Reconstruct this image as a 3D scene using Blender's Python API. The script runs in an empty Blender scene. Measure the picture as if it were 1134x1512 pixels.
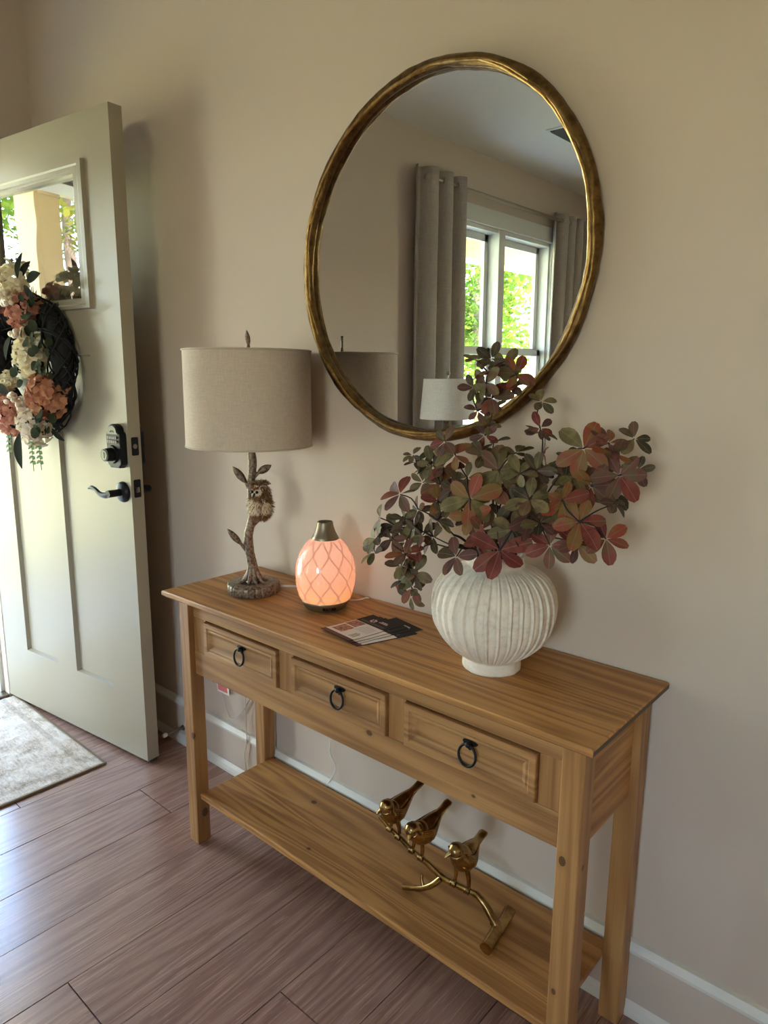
import bpy, bmesh, math, random
from mathutils import Vector, Matrix, Euler, noise as mnoise
rnd = random.Random(7)
PI = math.pi
SC = bpy.context.scene
COL = SC.collection
# ------------------------------------------------------------------ camera
cam_d = bpy.data.cameras.new('camera')
cam = bpy.data.objects.new('camera', cam_d)
COL.objects.link(cam)
cam_d.sensor_fit = 'HORIZONTAL'
cam_d.sensor_width = 36.0
cam_d.lens = 36.0 * 1029.35 / 1134.0
cam_d.clip_start = 0.02
YAW, PITCH, ROLL = 0.7167, -0.1913, 0.0082
_f = Vector((-math.sin(YAW) * math.cos(PITCH), math.cos(YAW) * math.cos(PITCH), math.sin(PITCH)))
_r = Vector((math.cos(YAW), math.sin(YAW), 0))
_u = _r.cross(_f)
_r2 = _r * math.cos(ROLL) + _u * math.sin(ROLL)
_u2 = -_r * math.sin(ROLL) + _u * math.cos(ROLL)
m = Matrix((_r2, _u2, -_f)).transposed().to_4x4()
m.translation = Vector((1.5936, -1.2704, 1.2904))
cam.matrix_world = m
SC.camera = cam
# ------------------------------------------------------------------ world, sun, portals, exposure
SC.view_settings.view_transform = 'Standard'
SC.view_settings.look = 'None'
SC.view_settings.gamma = 1.0
SC.view_settings.use_curve_mapping = False
SC.view_settings.exposure = 3.6
SC.cycles.use_denoising = True
SC.cycles.max_bounces = 10
SC.cycles.diffuse_bounces = 6
SC.cycles.glossy_bounces = 5
SC.cycles.transparent_max_bounces = 12
SC.cycles.caustics_reflective = False
SC.cycles.caustics_refractive = False
SC.cycles.sample_clamp_indirect = 6.0
W = bpy.data.worlds.new('sky')
SC.world = W
W.use_nodes = True
nt = W.node_tree
bg = nt.nodes['Background']
sky = nt.nodes.new('ShaderNodeTexSky')
sky.sky_type = 'NISHITA'
sky.sun_disc = False
sky.sun_elevation = math.radians(52)
sky.sun_rotation = math.radians(90)
# slight warm camera balance on the daylight
wb = nt.nodes.new('ShaderNodeMix'); wb.data_type = 'RGBA'; wb.blend_type = 'MULTIPLY'
wb.inputs[0].default_value = 1.0
wb.inputs[7].default_value = (1.04, 1.0, 0.95, 1)
nt.links.new(sky.outputs[0], wb.inputs[6])
nt.links.new(wb.outputs[2], bg.inputs[0])
bg.inputs[1].default_value = 0.5
sun_d = bpy.data.lights.new('sun', 'SUN')
sun_d.energy = 3.2
sun_d.angle = math.radians(1.0)
sun_d.color = (1.0, 0.94, 0.82)
sun = bpy.data.objects.new('sun', sun_d)
COL.objects.link(sun)
sun.location = (8, 3, 10)
sun.rotation_euler = Vector((-0.62, -0.22, -0.95)).to_track_quat('-Z', 'Y').to_euler()

def portal(name, loc, rot, sx, sy):
    d = bpy.data.lights.new(name, 'AREA')
    d.shape = 'RECTANGLE'
    d.size, d.size_y = sx, sy
    d.cycles.is_portal = True
    o = bpy.data.objects.new(name, d)
    COL.objects.link(o)
    o.location = loc
    o.rotation_euler = rot
    return o
WX = -1.285            # inner face of the west wall
RX, RY, CZ = 3.9, -5.2, 2.75
portal('doorway_portal', (WX - 0.16, -0.735, 1.03), (0, -PI / 2, 0), 2.04, 0.92)
portal('window_portal', (WX - 0.16, -3.295, 1.45), (0, -PI / 2, 0), 1.7, 1.6)
portal('fill_window_portal', (2.2, RY - 0.16, 1.5), (PI / 2, 0, 0), 1.4, 1.1)  # sky sampling for the window added behind the camera as fill
# ------------------------------------------------------------------ helpers
def srgb(r, g, b):
    f = lambda c: (c / 255 / 12.92) if c / 255 <= 0.04045 else ((c / 255 + 0.055) / 1.055) ** 2.4
    return (f(r), f(g), f(b), 1.0)

class NT:
    def __init__(s, name):
        s.m = bpy.data.materials.new(name)
        s.m.use_nodes = True
        s.t = s.m.node_tree
        s.t.nodes.clear()
        s.out = s.n('ShaderNodeOutputMaterial')
    def n(s, typ, **kw):
        nd = s.t.nodes.new(typ)
        for k, v in kw.items():
            if k.startswith('i_'):
                nd.inputs[k[2:]].default_value = v
            else:
                setattr(nd, k, v)
        return nd
    def l(s, a, b):
        s.t.links.new(a, b)
    def math(s, op, a, b=None, c=None):
        nd = s.n('ShaderNodeMath', operation=op)
        for i, v in enumerate((a, b, c)):
            if v is None:
                continue
            if isinstance(v, (int, float)):
                nd.inputs[i].default_value = v
            else:
                s.l(v, nd.inputs[i])
        return nd.outputs[0]
    def ramp(s, fac, stops):
        nd = s.n('ShaderNodeValToRGB')
        e = nd.color_ramp.elements
        while len(e) < len(stops):
            e.new(0.5)
        for i, (p, c) in enumerate(stops):
            e[i].position = p
            e[i].color = c
        s.l(fac, nd.inputs[0])
        return nd.outputs[0]
    def mix(s, fac, a, b, blend='MIX'):
        nd = s.n('ShaderNodeMix', data_type='RGBA', blend_type=blend)
        for i, v in ((0, fac), (6, a), (7, b)):
            if isinstance(v, (int, float, tuple)):
                nd.inputs[i].default_value = v
            else:
                s.l(v, nd.inputs[i])
        return nd.outputs[2]
    def coords(s, scale=(1, 1, 1), which='Object', rand=0.0):
        tc = s.n('ShaderNodeTexCoord')
        v = tc.outputs[which]
        if rand:
            oi = s.n('ShaderNodeObjectInfo')
            vm = s.n('ShaderNodeVectorMath', operation='ADD')
            mm = s.math('MULTIPLY', oi.outputs['Random'], rand)
            cx = s.n('ShaderNodeCombineXYZ')
            s.l(mm, cx.inputs[0]); s.l(mm, cx.inputs[1]); s.l(mm, cx.inputs[2])
            s.l(v, vm.inputs[0]); s.l(cx.outputs[0], vm.inputs[1])
            v = vm.outputs[0]
        mp = s.n('ShaderNodeMapping')
        mp.inputs['Scale'].default_value = scale
        s.l(v, mp.inputs[0])
        return mp.outputs[0]
    def noise(s, vec, scale, detail=3, rough=0.5, dist=0.0):
        nd = s.n('ShaderNodeTexNoise')
        nd.inputs['Scale'].default_value = scale
        nd.inputs['Detail'].default_value = detail
        nd.inputs['Roughness'].default_value = rough
        nd.inputs['Distortion'].default_value = dist
        s.l(vec, nd.inputs['Vector'])
        return nd.outputs[0]
    def bsdf(s, color, rough=0.6, metal=0.0, spec=0.5, bump=None, bstr=0.2, bdist=0.002, **kw):
        b = s.n('ShaderNodeBsdfPrincipled')
        if isinstance(color, tuple):
            b.inputs['Base Color'].default_value = color
        else:
            s.l(color, b.inputs['Base Color'])
        if isinstance(rough, (int, float)):
            b.inputs['Roughness'].default_value = rough
        else:
            s.l(rough, b.inputs['Roughness'])
        b.inputs['Metallic'].default_value = metal
        b.inputs['Specular IOR Level'].default_value = spec
        for k, v in kw.items():
            b.inputs[k.replace('_', ' ')].default_value = v
        if bump is not None:
            bp = s.n('ShaderNodeBump')
            bp.inputs['Strength'].default_value = bstr
            bp.inputs['Distance'].default_value = bdist
            s.l(bump, bp.inputs['Height'])
            s.l(bp.outputs[0], b.inputs['Normal'])
        s.l(b.outputs[0], s.out.inputs[0])
        return b

M = {}
def simple(name, col, rough=0.6, metal=0.0, spec=0.5, nscale=60, namt=0.08, bstr=0.0, **kw):
    t = NT(name)
    v = t.coords()
    nz = t.noise(v, nscale, 4)
    c = t.mix(t.math('MULTIPLY', nz, namt * 2), col, tuple(x * 0.72 for x in col[:3]) + (1,))
    t.bsdf(c, rough, metal, spec, bump=nz if bstr else None, bstr=bstr, **kw)
    M[name] = t.m
    return t.m

def wood(name, axis, light, mid, dark, rough=0.45, ring=9.0, knots=0.0, fibre=150, contrast=1.0, bstr=0.12, rand=7.0, ringmix=0.5, stretch=0.055, warpamp=0.16, warpscale=7, fleck=0.0, spec=0.4, kpts=()):
    t = NT(name)
    st = [1.0, 1.0, 1.0]; st[axis] = stretch
    v = t.coords(tuple(st), rand=rand)
    warp = t.noise(v, warpscale, 3, 0.5, 0.8)
    vm = t.n('ShaderNodeVectorMath', operation='MULTIPLY_ADD')
    cx = t.n('ShaderNodeCombineXYZ')
    for i in range(3):
        t.l(warp, cx.inputs[i])
    t.l(cx.outputs[0], vm.inputs[0]); vm.inputs[1].default_value = (warpamp,) * 3
    t.l(v, vm.inputs[2])
    w = t.n('ShaderNodeTexWave', wave_type='BANDS', bands_direction='DIAGONAL', wave_profile='SIN')
    w.inputs['Scale'].default_value = ring
    w.inputs['Distortion'].default_value = 3.0
    w.inputs['Detail'].default_value = 2.0
    t.l(vm.outputs[0], w.inputs[0])
    n1 = t.noise(v, 26, 5, 0.6, 0.4)
    st2 = [1.0, 1.0, 1.0]; st2[axis] = 0.012
    v2 = t.coords(tuple(st2), rand=rand)
    n2 = t.noise(v2, fibre, 3, 0.6)
    fac = t.math('ADD', t.math('MULTIPLY', w.outputs[1], ringmix), t.math('MULTIPLY', n1, 1.0 - ringmix))
    fac = t.math('ADD', fac, t.math('MULTIPLY', t.math('SUBTRACT', n2, 0.5), 0.55))
    c = t.ramp(fac, [(0.5 - 0.32 * contrast, dark), (0.5, mid), (0.5 + 0.3 * contrast, light)])
    if fleck:
        sf = [1.0, 1.0, 1.0]; sf[axis] = 0.03
        nf = t.noise(t.coords(tuple(sf), rand=rand), 330, 2, 0.5)
        c = t.mix(t.math('MULTIPLY', t.math('GREATER_THAN', nf, 0.6), fleck), c, tuple(min(1, x * 1.5) for x in light[:3]) + (1,))
    if knots:
        sk = [1.0, 1.0, 1.0]; sk[axis] = 0.62
        vk = t.coords(tuple(sk), rand=rand)
        vo = t.n('ShaderNodeTexVoronoi', feature='F1')
        vo.inputs['Scale'].default_value = knots
        t.l(vk, vo.inputs['Vector'])
        d = vo.outputs['Distance']
        sel = t.math('GREATER_THAN', t.n('ShaderNodeSeparateColor').outputs[0], 0.5)
        sp = t.n('ShaderNodeSeparateColor')
        t.l(vo.outputs['Color'], sp.inputs[0])
        sel = t.math('GREATER_THAN', sp.outputs[0], 0.5)
        k1 = t.math('MULTIPLY', t.math('SMOOTH_MIN', t.math('MAXIMUM', t.math('MULTIPLY', t.math('SUBTRACT', 0.10, d), 22.0), 0.0), 1.0, 0.1), sel)
        c = t.mix(t.math('MINIMUM', t.math('MULTIPLY', k1, 0.8), 0.85), c, tuple(x * 0.28 for x in dark[:3]) + (1,))
    for (kx, ky, kz, kr) in kpts:
        tc = t.n('ShaderNodeTexCoord')
        sb = t.n('ShaderNodeVectorMath', operation='SUBTRACT'); t.l(tc.outputs['Object'], sb.inputs[0]); sb.inputs[1].default_value = (kx - 0.6, ky + 0.167, kz)
        sc_ = [1.0, 1.0, 1.0]; sc_[axis] = 0.7
        ml = t.n('ShaderNodeVectorMath', operation='MULTIPLY'); t.l(sb.outputs[0], ml.inputs[0]); ml.inputs[1].default_value = tuple(sc_)
        ln_ = t.n('ShaderNodeVectorMath', operation='LENGTH'); t.l(ml.outputs[0], ln_.inputs[0])
        dd = t.math('ADD', t.math('DIVIDE', ln_.outputs['Value'], kr), t.math('MULTIPLY', t.math('SUBTRACT', n1, 0.5), 0.5))
        halo = t.math('MULTIPLY', t.math('SUBTRACT', 1.0, t.math('MINIMUM', t.math('MULTIPLY', dd, 0.42), 1.0)), 0.55)
        c = t.mix(halo, c, dark)
        core = t.math('MULTIPLY', t.math('LESS_THAN', dd, 1.0), 0.8)
        c = t.mix(core, c, tuple(x * 0.30 for x in dark[:3]) + (1,))
    t.bsdf(c, rough, bump=n2, bstr=bstr, bdist=0.0006, spec=spec)
    M[name] = t.m
    return t.m

class MB:
    """collects faces of one mesh"""
    def __init__(s):
        s.v = []; s.f = []; s.mi = []; s.sm = []
    def add(s, vs, fs, mi=0, sm=False):
        o = len(s.v)
        s.v += [tuple(v) for v in vs]
        for f in fs:
            s.f.append(tuple(i + o for i in f)); s.mi.append(mi); s.sm.append(sm)
        return s
    def box(s, x0, x1, y0, y1, z0, z1, mi=0):
        vs = [(x0, y0, z0), (x1, y0, z0), (x1, y1, z0), (x0, y1, z0), (x0, y0, z1), (x1, y0, z1), (x1, y1, z1), (x0, y1, z1)]
        return s.add(vs, [(0, 3, 2, 1), (4, 5, 6, 7), (0, 1, 5, 4), (1, 2, 6, 5), (2, 3, 7, 6), (3, 0, 4, 7)], mi)
    def obox(s, c, ax, hx, ay, hy, az, hz, mi=0):
        c = Vector(c); ax = Vector(ax).normalized() * hx; ay = Vector(ay).normalized() * hy; az = Vector(az).normalized() * hz
        vs = [c + ax * i + ay * j + az * k for k in (-1, 1) for j in (-1, 1) for i in (-1, 1)]
        return s.add(vs, [(0, 2, 3, 1), (4, 5, 7, 6), (0, 1, 5, 4), (1, 3, 7, 5), (3, 2, 6, 7), (2, 0, 4, 6)], mi)
    def tube(s, path, radii, n=10, caps=True, mi=0, closed=False, ell=None, wob=None):
        P = [Vector(p) for p in path]
        if isinstance(radii, (int, float)):
            radii = [radii] * len(P)
        N = len(P)
        rings = []
        up = None
        for i in range(N):
            a = P[(i - 1) % N] if (closed or i > 0) else P[i]
            b = P[(i + 1) % N] if (closed or i < N - 1) else P[i]
            d = (b - a)
            d = d.normalized() if d.length > 1e-9 else Vector((0, 0, 1))
            if up is None:
                up = Vector((0, 0, 1)) if abs(d.z) < 0.9 else Vector((1, 0, 0))
            x = up - d * up.dot(d)
            if x.length < 1e-6:
                x = d.orthogonal()
            x.normalize(); up = x
            y = d.cross(x)
            rg = []
            for k in range(n):
                t = 2 * PI * k / n
                r = radii[i] * (wob(i, k) if wob else 1.0)
                rg.append(P[i] + (x * math.cos(t) * (ell[0] if ell else 1) + y * math.sin(t) * (ell[1] if ell else 1)) * r)
            rings.append(rg)
        vs = [v for rg in rings for v in rg]
        fs = []
        for i in range(N if closed else N - 1):
            j = (i + 1) % N
            for k in range(n):
                q = (k + 1) % n
                fs.append((i * n + k, i * n + q, j * n + q, j * n + k))
        s.add(vs, fs, mi, True)
        if caps and not closed:
            s.add(rings[0], [tuple(reversed(range(n)))], mi)
            s.add(rings[-1], [tuple(range(n))], mi)
        return s
    def lathe(s, prof, c=(0, 0, 0), n=32, mi=0, fn=None, sm=True, cap0=False, cap1=False):
        c = Vector(c)
        vs = []
        for r, z in prof:
            for k in range(n):
                t = 2 * PI * k / n
                rr = r if fn is None else fn(r, z, t)
                vs.append(c + Vector((rr * math.cos(t), rr * math.sin(t), z)))
        fs = []
        for i in range(len(prof) - 1):
            for k in range(n):
                q = (k + 1) % n
                fs.append((i * n + k, i * n + q, (i + 1) * n + q, (i + 1) * n + k))
        s.add(vs, fs, mi, sm)
        if cap0:
            s.add(vs[:n], [tuple(reversed(range(n)))], mi)
        if cap1:
            s.add(vs[-n:], [tuple(range(n))], mi)
        return s
    def ball(s, c, r, n=10, m_=6, mi=0, sq=(1, 1, 1)):
        c = Vector(c)
        vs = [c + Vector((0, 0, -r * sq[2]))]
        for i in range(1, m_):
            a = -PI / 2 + PI * i / m_
            for k in range(n):
                t = 2 * PI * k / n
                vs.append(c + Vector((r * sq[0] * math.cos(a) * math.cos(t), r * sq[1] * math.cos(a) * math.sin(t), r * sq[2] * math.sin(a))))
        vs.append(c + Vector((0, 0, r * sq[2])))
        fs = []
        for k in range(n):
            q = (k + 1) % n
            fs.append((0, 1 + q, 1 + k))
            for i in range(m_ - 2):
                fs.append((1 + i * n + k, 1 + i * n + q, 1 + (i + 1) * n + q, 1 + (i + 1) * n + k))
            fs.append((1 + (m_ - 2) * n + k, 1 + (m_ - 2) * n + q, len(vs) - 1))
        return s.add(vs, fs, mi, True)
    def prism(s, poly, a, b, fn, mi=0):
        """poly: 2-D outline (ccw), extruded from a to b; fn(u, v, w) gives the 3-D point"""
        n = len(poly)
        vs = [fn(u, v, a) for u, v in poly] + [fn(u, v, b) for u, v in poly]
        fs = [tuple(reversed(range(n))), tuple(range(n, 2 * n))]
        fs += [(i, (i + 1) % n, n + (i + 1) % n, n + i) for i in range(n)]
        return s.add(vs, fs, mi)
    def mesh(s, name):
        me = bpy.data.meshes.new(name)
        me.from_pydata(s.v, [], s.f)
        me.polygons.foreach_set('material_index', s.mi)
        me.polygons.foreach_set('use_smooth', s.sm)
        me.update()
        return me
    def build(s, name, mat, parent=None, world=False, bevel=0.0, recalc=True, seg=2):
        if world and parent is not None:
            o0 = wloc(parent)
            s.v = [(a - o0.x, b - o0.y, c - o0.z) for a, b, c in s.v]
        me = s.mesh(name)
        if recalc:
            bm = bmesh.new(); bm.from_mesh(me)
            bmesh.ops.recalc_face_normals(bm, faces=bm.faces)
            bm.to_mesh(me); bm.free()
        for mm in (mat if isinstance(mat, (list, tuple)) else [mat]):
            me.materials.append(M[mm] if isinstance(mm, str) else mm)
        return link(name, me, parent, bevel, seg)

def wloc(o):
    v = Vector((0, 0, 0))
    while o is not None:
        v += o.location; o = o.parent
    return v
def link(name, me, parent=None, bevel=0.0, seg=2):
    o = bpy.data.objects.new(name, me)
    COL.objects.link(o)
    if parent is not None:
        o.parent = parent
    if bevel:
        b = o.modifiers.new('bevel', 'BEVEL')
        b.width = bevel; b.segments = seg; b.limit_method = 'ANGLE'; b.angle_limit = math.radians(40)
    return o
def tag(o, label=None, cat=None, group=None, kind=None):
    if label: o['label'] = label
    if cat: o['category'] = cat
    if group: o['group'] = group
    if kind: o['kind'] = kind
    return o
def thing(name, label, cat, loc=(0, 0, 0), rot=(0, 0, 0), group=None, kind=None):
    o = bpy.data.objects.new(name, None)
    COL.objects.link(o)
    o.location = loc; o.rotation_euler = rot
    o.empty_display_size = 0.05
    return tag(o, label, cat, group, kind)
def smooth_path(P, sub=5, closed=False):
    P = [Vector(p) for p in P]
    out = []
    n = len(P)
    for i in range(n if closed else n - 1):
        a = P[(i - 1) % n] if (closed or i > 0) else P[i]
        b = P[i]; c = P[(i + 1) % n]
        d = P[(i + 2) % n] if (closed or i < n - 2) else c
        for k in range(sub):
            t = k / sub
            out.append(0.5 * ((2 * b) + (c - a) * t + (2 * a - 5 * b + 4 * c - d) * t * t + (3 * b - a - 3 * c + d) * t ** 3))
    if not closed:
        out.append(P[-1])
    return out
def lerp_list(L, n):
    out = []
    for i in range(n):
        t = i / (n - 1) * (len(L) - 1)
        k = min(int(t), len(L) - 2)
        out.append(L[k] + (L[k + 1] - L[k]) * (t - k))
    return out
# ------------------------------------------------------------------ materials
def paint(name, col, rough=0.6, bstr=0.05, scale=260, spec=0.3):
    t = NT(name)
    v = t.coords()
    nz = t.noise(v, scale, 3)
    lo = t.noise(v, 1.3, 2)
    c = t.mix(t.math('MULTIPLY', lo, 0.12), col, tuple(x * 0.86 for x in col[:3]) + (1,))
    t.bsdf(c, rough, bump=nz, bstr=bstr, bdist=0.001, spec=spec)
    M[name] = t.m
paint('wall_paint', srgb(203, 186, 172), 0.7)
paint('baseboard_paint', srgb(208, 192, 178), 0.45)
paint('ceiling_paint', srgb(222, 218, 212), 0.8)
paint('trim_paint', srgb(226, 222, 214), 0.4, 0.02, spec=0.5)
paint('door_paint', srgb(164, 155, 137), 0.28, 0.03, 90, spec=0.35)
paint('porch_paint', srgb(214, 196, 160), 0.6)
paint('white_paint', srgb(214, 214, 210), 0.4)
simple('concrete', srgb(205, 206, 210), 0.85, nscale=30, namt=0.2)
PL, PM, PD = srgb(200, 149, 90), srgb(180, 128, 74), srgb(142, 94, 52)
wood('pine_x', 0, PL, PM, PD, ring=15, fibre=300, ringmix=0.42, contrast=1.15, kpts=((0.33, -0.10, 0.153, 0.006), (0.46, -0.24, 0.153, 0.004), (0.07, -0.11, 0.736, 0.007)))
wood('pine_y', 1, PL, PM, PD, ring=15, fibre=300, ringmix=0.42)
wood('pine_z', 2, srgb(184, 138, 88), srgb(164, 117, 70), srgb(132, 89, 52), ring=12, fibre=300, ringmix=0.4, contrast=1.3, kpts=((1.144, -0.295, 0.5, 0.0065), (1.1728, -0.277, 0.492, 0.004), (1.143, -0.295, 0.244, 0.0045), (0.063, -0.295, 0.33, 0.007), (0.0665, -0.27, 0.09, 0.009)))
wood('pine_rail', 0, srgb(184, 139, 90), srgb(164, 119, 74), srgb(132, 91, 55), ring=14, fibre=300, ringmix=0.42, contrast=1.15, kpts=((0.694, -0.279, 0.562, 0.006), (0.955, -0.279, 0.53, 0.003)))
simple('end_grain', srgb(104, 82, 62), 0.6, nscale=200, namt=0.3)
wood('floor_plank', 1, srgb(176, 142, 127), srgb(155, 120, 107), srgb(126, 94, 83), rough=0.22, ring=9, fibre=240, contrast=1.5, bstr=0.2, rand=31.0, ringmix=0.38, stretch=0.1, warpamp=0.5, warpscale=3.0, fleck=0.35, spec=0.95)
simple('subfloor', srgb(52, 40, 36), 0.7)
simple('black_metal', srgb(26, 27, 31), 0.38, 0.6, nscale=120)
simple('black_iron', srgb(16, 16, 18), 0.5, 0.4)
simple('plate_grey', srgb(112, 110, 100), 0.45, 0.5)
simple('steel', srgb(150, 140, 130), 0.35, 1.0)
simple('dark_trim', srgb(58, 52, 46), 0.6)
simple('linen_edge', srgb(196, 184, 166), 0.8)
def fabric(name, c1, c2, s=420):
    t = NT(name)
    a = t.noise(t.coords((1, 1, 0.06)), s, 2, 0.6)
    b = t.noise(t.coords((0.06, 0.06, 1)), s, 2, 0.6)
    n = t.math('MULTIPLY', t.math('ADD', a, b), 0.5)
    c = t.ramp(n, [(0.32, c2), (0.66, c1)])
    t.bsdf(c, 0.9, bump=n, bstr=0.25, bdist=0.001, spec=0.15)
    M[name] = t.m
fabric('linen', srgb(216, 199, 183), srgb(192, 175, 160), 900)
fabric('white_linen', srgb(226, 220, 210), srgb(198, 190, 180))
fabric('curtain_cloth', srgb(188, 178, 168), srgb(164, 154, 146), 300)
def bronze(name, hi, lo, rough=0.34, scale=45, metal=1.0):
    t = NT(name)
    v = t.coords()
    n = t.noise(v, scale, 5, 0.6, 0.3)
    c = t.ramp(n, [(0.36, lo), (0.62, hi)])
    t.bsdf(c, rough, metal, bump=n, bstr=0.35, bdist=0.002)
    M[name] = t.m
bronze('mirror_gold', srgb(122, 94, 56), srgb(84, 62, 37), 0.36, 55)
bronze('twig_gold', srgb(186, 150, 94), srgb(140, 106, 60), 0.3, 60)
bronze('bird_gold', srgb(186, 150, 96), srgb(122, 92, 54), 0.26, 30)
bronze('antique_bronze', srgb(160, 138, 118), srgb(78, 62, 50), 0.45, 160, 0.4)
simple('rod_metal', srgb(176, 164, 146), 0.3, 1.0)
bronze('cap_metal', srgb(150, 134, 112), srgb(134, 118, 98), 0.38, 20, 0.8)
t = NT('mirror_glass')
t.bsdf((0.80, 0.835, 0.85, 1), t.math('MULTIPLY', t.math('GREATER_THAN', t.noise(t.coords(), 9, 2), 0.9), 0.02), 1.0)
M['mirror_glass'] = t.m
def glass(name, tint=(0.97, 0.99, 0.98, 1), base=0.04, gain=1.0, wave=0.0):
    t = NT(name)
    tr = t.n('ShaderNodeBsdfTransparent'); tr.inputs[0].default_value = tint
    gl = t.n('ShaderNodeBsdfGlossy'); gl.inputs['Roughness'].default_value = 0.0
    fr = t.n('ShaderNodeFresnel'); fr.inputs[0].default_value = 1.5
    if wave:
        nz = t.noise(t.coords((1, 1, 1)), 5.0, 1)
        bp = t.n('ShaderNodeBump'); bp.inputs['Strength'].default_value = wave; bp.inputs['Distance'].default_value = 0.01
        t.l(nz, bp.inputs['Height']); t.l(bp.outputs[0], gl.inputs['Normal'])
    mx = t.n('ShaderNodeMixShader')
    f = t.math('MINIMUM', t.math('ADD', t.math('MULTIPLY', fr.outputs[0], gain), base), 1.0)
    ge = t.n('ShaderNodeNewGeometry')
    f = t.math('MULTIPLY', f, t.math('SUBTRACT', 1.0, ge.outputs['Backfacing']))
    t.l(f, mx.inputs[0]); t.l(tr.outputs[0], mx.inputs[1]); t.l(gl.outputs[0], mx.inputs[2])
    t.l(mx.outputs[0], t.out.inputs[0])
    M[name] = t.m
glass('window_glass')
glass('door_glass', (0.75, 0.8, 0.78, 1), 0.12, 2.2, 0.05)
# vase plaster
t = NT('white_plaster')
v = t.coords()
n1 = t.noise(v, 90, 6, 0.7); n2 = t.noise(v, 14, 3)
c = t.ramp(t.math('ADD', t.math('MULTIPLY', n1, 0.6), t.math('MULTIPLY', n2, 0.4)), [(0.30, srgb(206, 190, 174)), (0.5, srgb(238, 226, 212)), (0.8, srgb(246, 238, 228))])
t.bsdf(c, 0.92, bump=n1, bstr=0.55, bdist=0.003, spec=0.15)
M['white_plaster'] = t.m
# diffuser glass: lit from inside by its lamp (brighter and more orange towards the lamp at the bottom)
t = NT('glowing_glass')
tc = t.n('ShaderNodeTexCoord'); sp = t.n('ShaderNodeSeparateXYZ'); t.l(tc.outputs['Object'], sp.inputs[0])
fz = t.math('DIVIDE', sp.outputs[2], 0.17)
ec = t.ramp(fz, [(0.1, srgb(255, 176, 96)), (0.4, srgb(255, 160, 112)), (0.95, srgb(246, 168, 140))])
b = t.bsdf(srgb(206, 168, 150), 0.12, spec=0.5)
b.inputs['Coat Weight'].default_value = 0.6; b.inputs['Coat Roughness'].default_value = 0.05
t.l(ec, b.inputs['Emission Color']); b.inputs['Emission Strength'].default_value = 0.068
M['glowing_glass'] = t.m
t = NT('glowing_lattice')
b = t.bsdf(srgb(196, 150, 128), 0.3)
b.inputs['Emission Color'].default_value = srgb(232, 150, 118); b.inputs['Emission Strength'].default_value = 0.045
M['glowing_lattice'] = t.m
# leaves
def leaf_mat(name, a, b_, c_, vein=(0.32, 0.2, 0.15, 1), sc=26):
    t = NT(name)
    n = t.noise(t.coords(rand=9.0), sc, 3, 0.6, 0.6)
    oi = t.n('ShaderNodeObjectInfo')
    n = t.math('ADD', n, t.math('MULTIPLY', t.math('SUBTRACT', oi.outputs['Random'], 0.5), 0.3))
    c = t.ramp(n, [(0.34, a), (0.5, b_), (0.68, c_)])
    tc = t.n('ShaderNodeTexCoord'); sp = t.n('ShaderNodeSeparateXYZ'); t.l(tc.outputs['Object'], sp.inputs[0])
    vein_f = t.math('MULTIPLY', t.math('LESS_THAN', t.math('ABSOLUTE', sp.outputs[0]), 0.0005), 0.55)
    c = t.mix(vein_f, c, vein)
    b = t.bsdf(c, 0.55, spec=0.35)
    tl = t.n('ShaderNodeBsdfTranslucent'); t.l(c, tl.inputs[0])
    mx = t.n('ShaderNodeMixShader'); mx.inputs[0].default_value = 0.18
    t.l(b.outputs[0], mx.inputs[1]); t.l(tl.outputs[0], mx.inputs[2]); t.l(mx.outputs[0], t.out.inputs[0])
    M[name] = t.m
leaf_mat('leaf_green', srgb(84, 78, 50), srgb(116, 104, 68), srgb(112, 78, 62))
leaf_mat('leaf_olive', srgb(104, 96, 62), srgb(132, 120, 80), srgb(108, 84, 66))
leaf_mat('leaf_red', srgb(112, 48, 44), srgb(134, 66, 56), srgb(104, 84, 56))
leaf_mat('leaf_mixed', srgb(150, 72, 52), srgb(130, 104, 58), srgb(142, 80, 60))
leaf_mat('leaf_purple', srgb(92, 62, 58), srgb(118, 76, 70), srgb(102, 90, 64))
leaf_mat('leaf_dark', srgb(62, 55, 42), srgb(88, 78, 58), srgb(90, 64, 55))
simple('stem_brown', srgb(50, 36, 32), 0.7)
def plantmat(name, c1, c2, tr=0.25, rough=0.6):
    t = NT(name)
    g = t.n('ShaderNodeNewGeometry')
    c = t.mix(g.outputs['Random Per Island'], c1, c2)
    b = t.bsdf(c, rough, spec=0.25)
    tl = t.n('ShaderNodeBsdfTranslucent'); t.l(c, tl.inputs[0])
    mx = t.n('ShaderNodeMixShader'); mx.inputs[0].default_value = tr
    t.l(b.outputs[0], mx.inputs[1]); t.l(tl.outputs[0], mx.inputs[2]); t.l(mx.outputs[0], t.out.inputs[0])
    M[name] = t.m
plantmat('petal_cream', srgb(244, 234, 206), srgb(226, 212, 178))
plantmat('petal_rust', srgb(216, 160, 126), srgb(180, 116, 88))
plantmat('petal_pink', srgb(214, 160, 140), srgb(184, 118, 102))
plantmat('petal_white', srgb(240, 230, 214), srgb(226, 208, 190))
plantmat('dark_foliage', srgb(22, 28, 18), srgb(34, 40, 26), 0.25, 0.85)
plantmat('eucalyptus', srgb(58, 66, 38), srgb(36, 44, 26), 0.25, 0.85)
plantmat('light_foliage', srgb(120, 142, 72), srgb(84, 110, 60))
plantmat('fur_brown', srgb(172, 130, 94), srgb(112, 80, 56), 0.3, 0.9)
plantmat('fur_cream', srgb(244, 224, 196), srgb(255, 248, 236), 0.3, 0.9)
simple('berry_cream', srgb(226, 208, 184), 0.35)
simple('twig_dark', srgb(30, 28, 30), 0.85)
plantmat('tree_bright', srgb(122, 146, 50), srgb(70, 102, 34), 0.4)  # bright green foliage colour, varied from leaf to leaf
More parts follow.
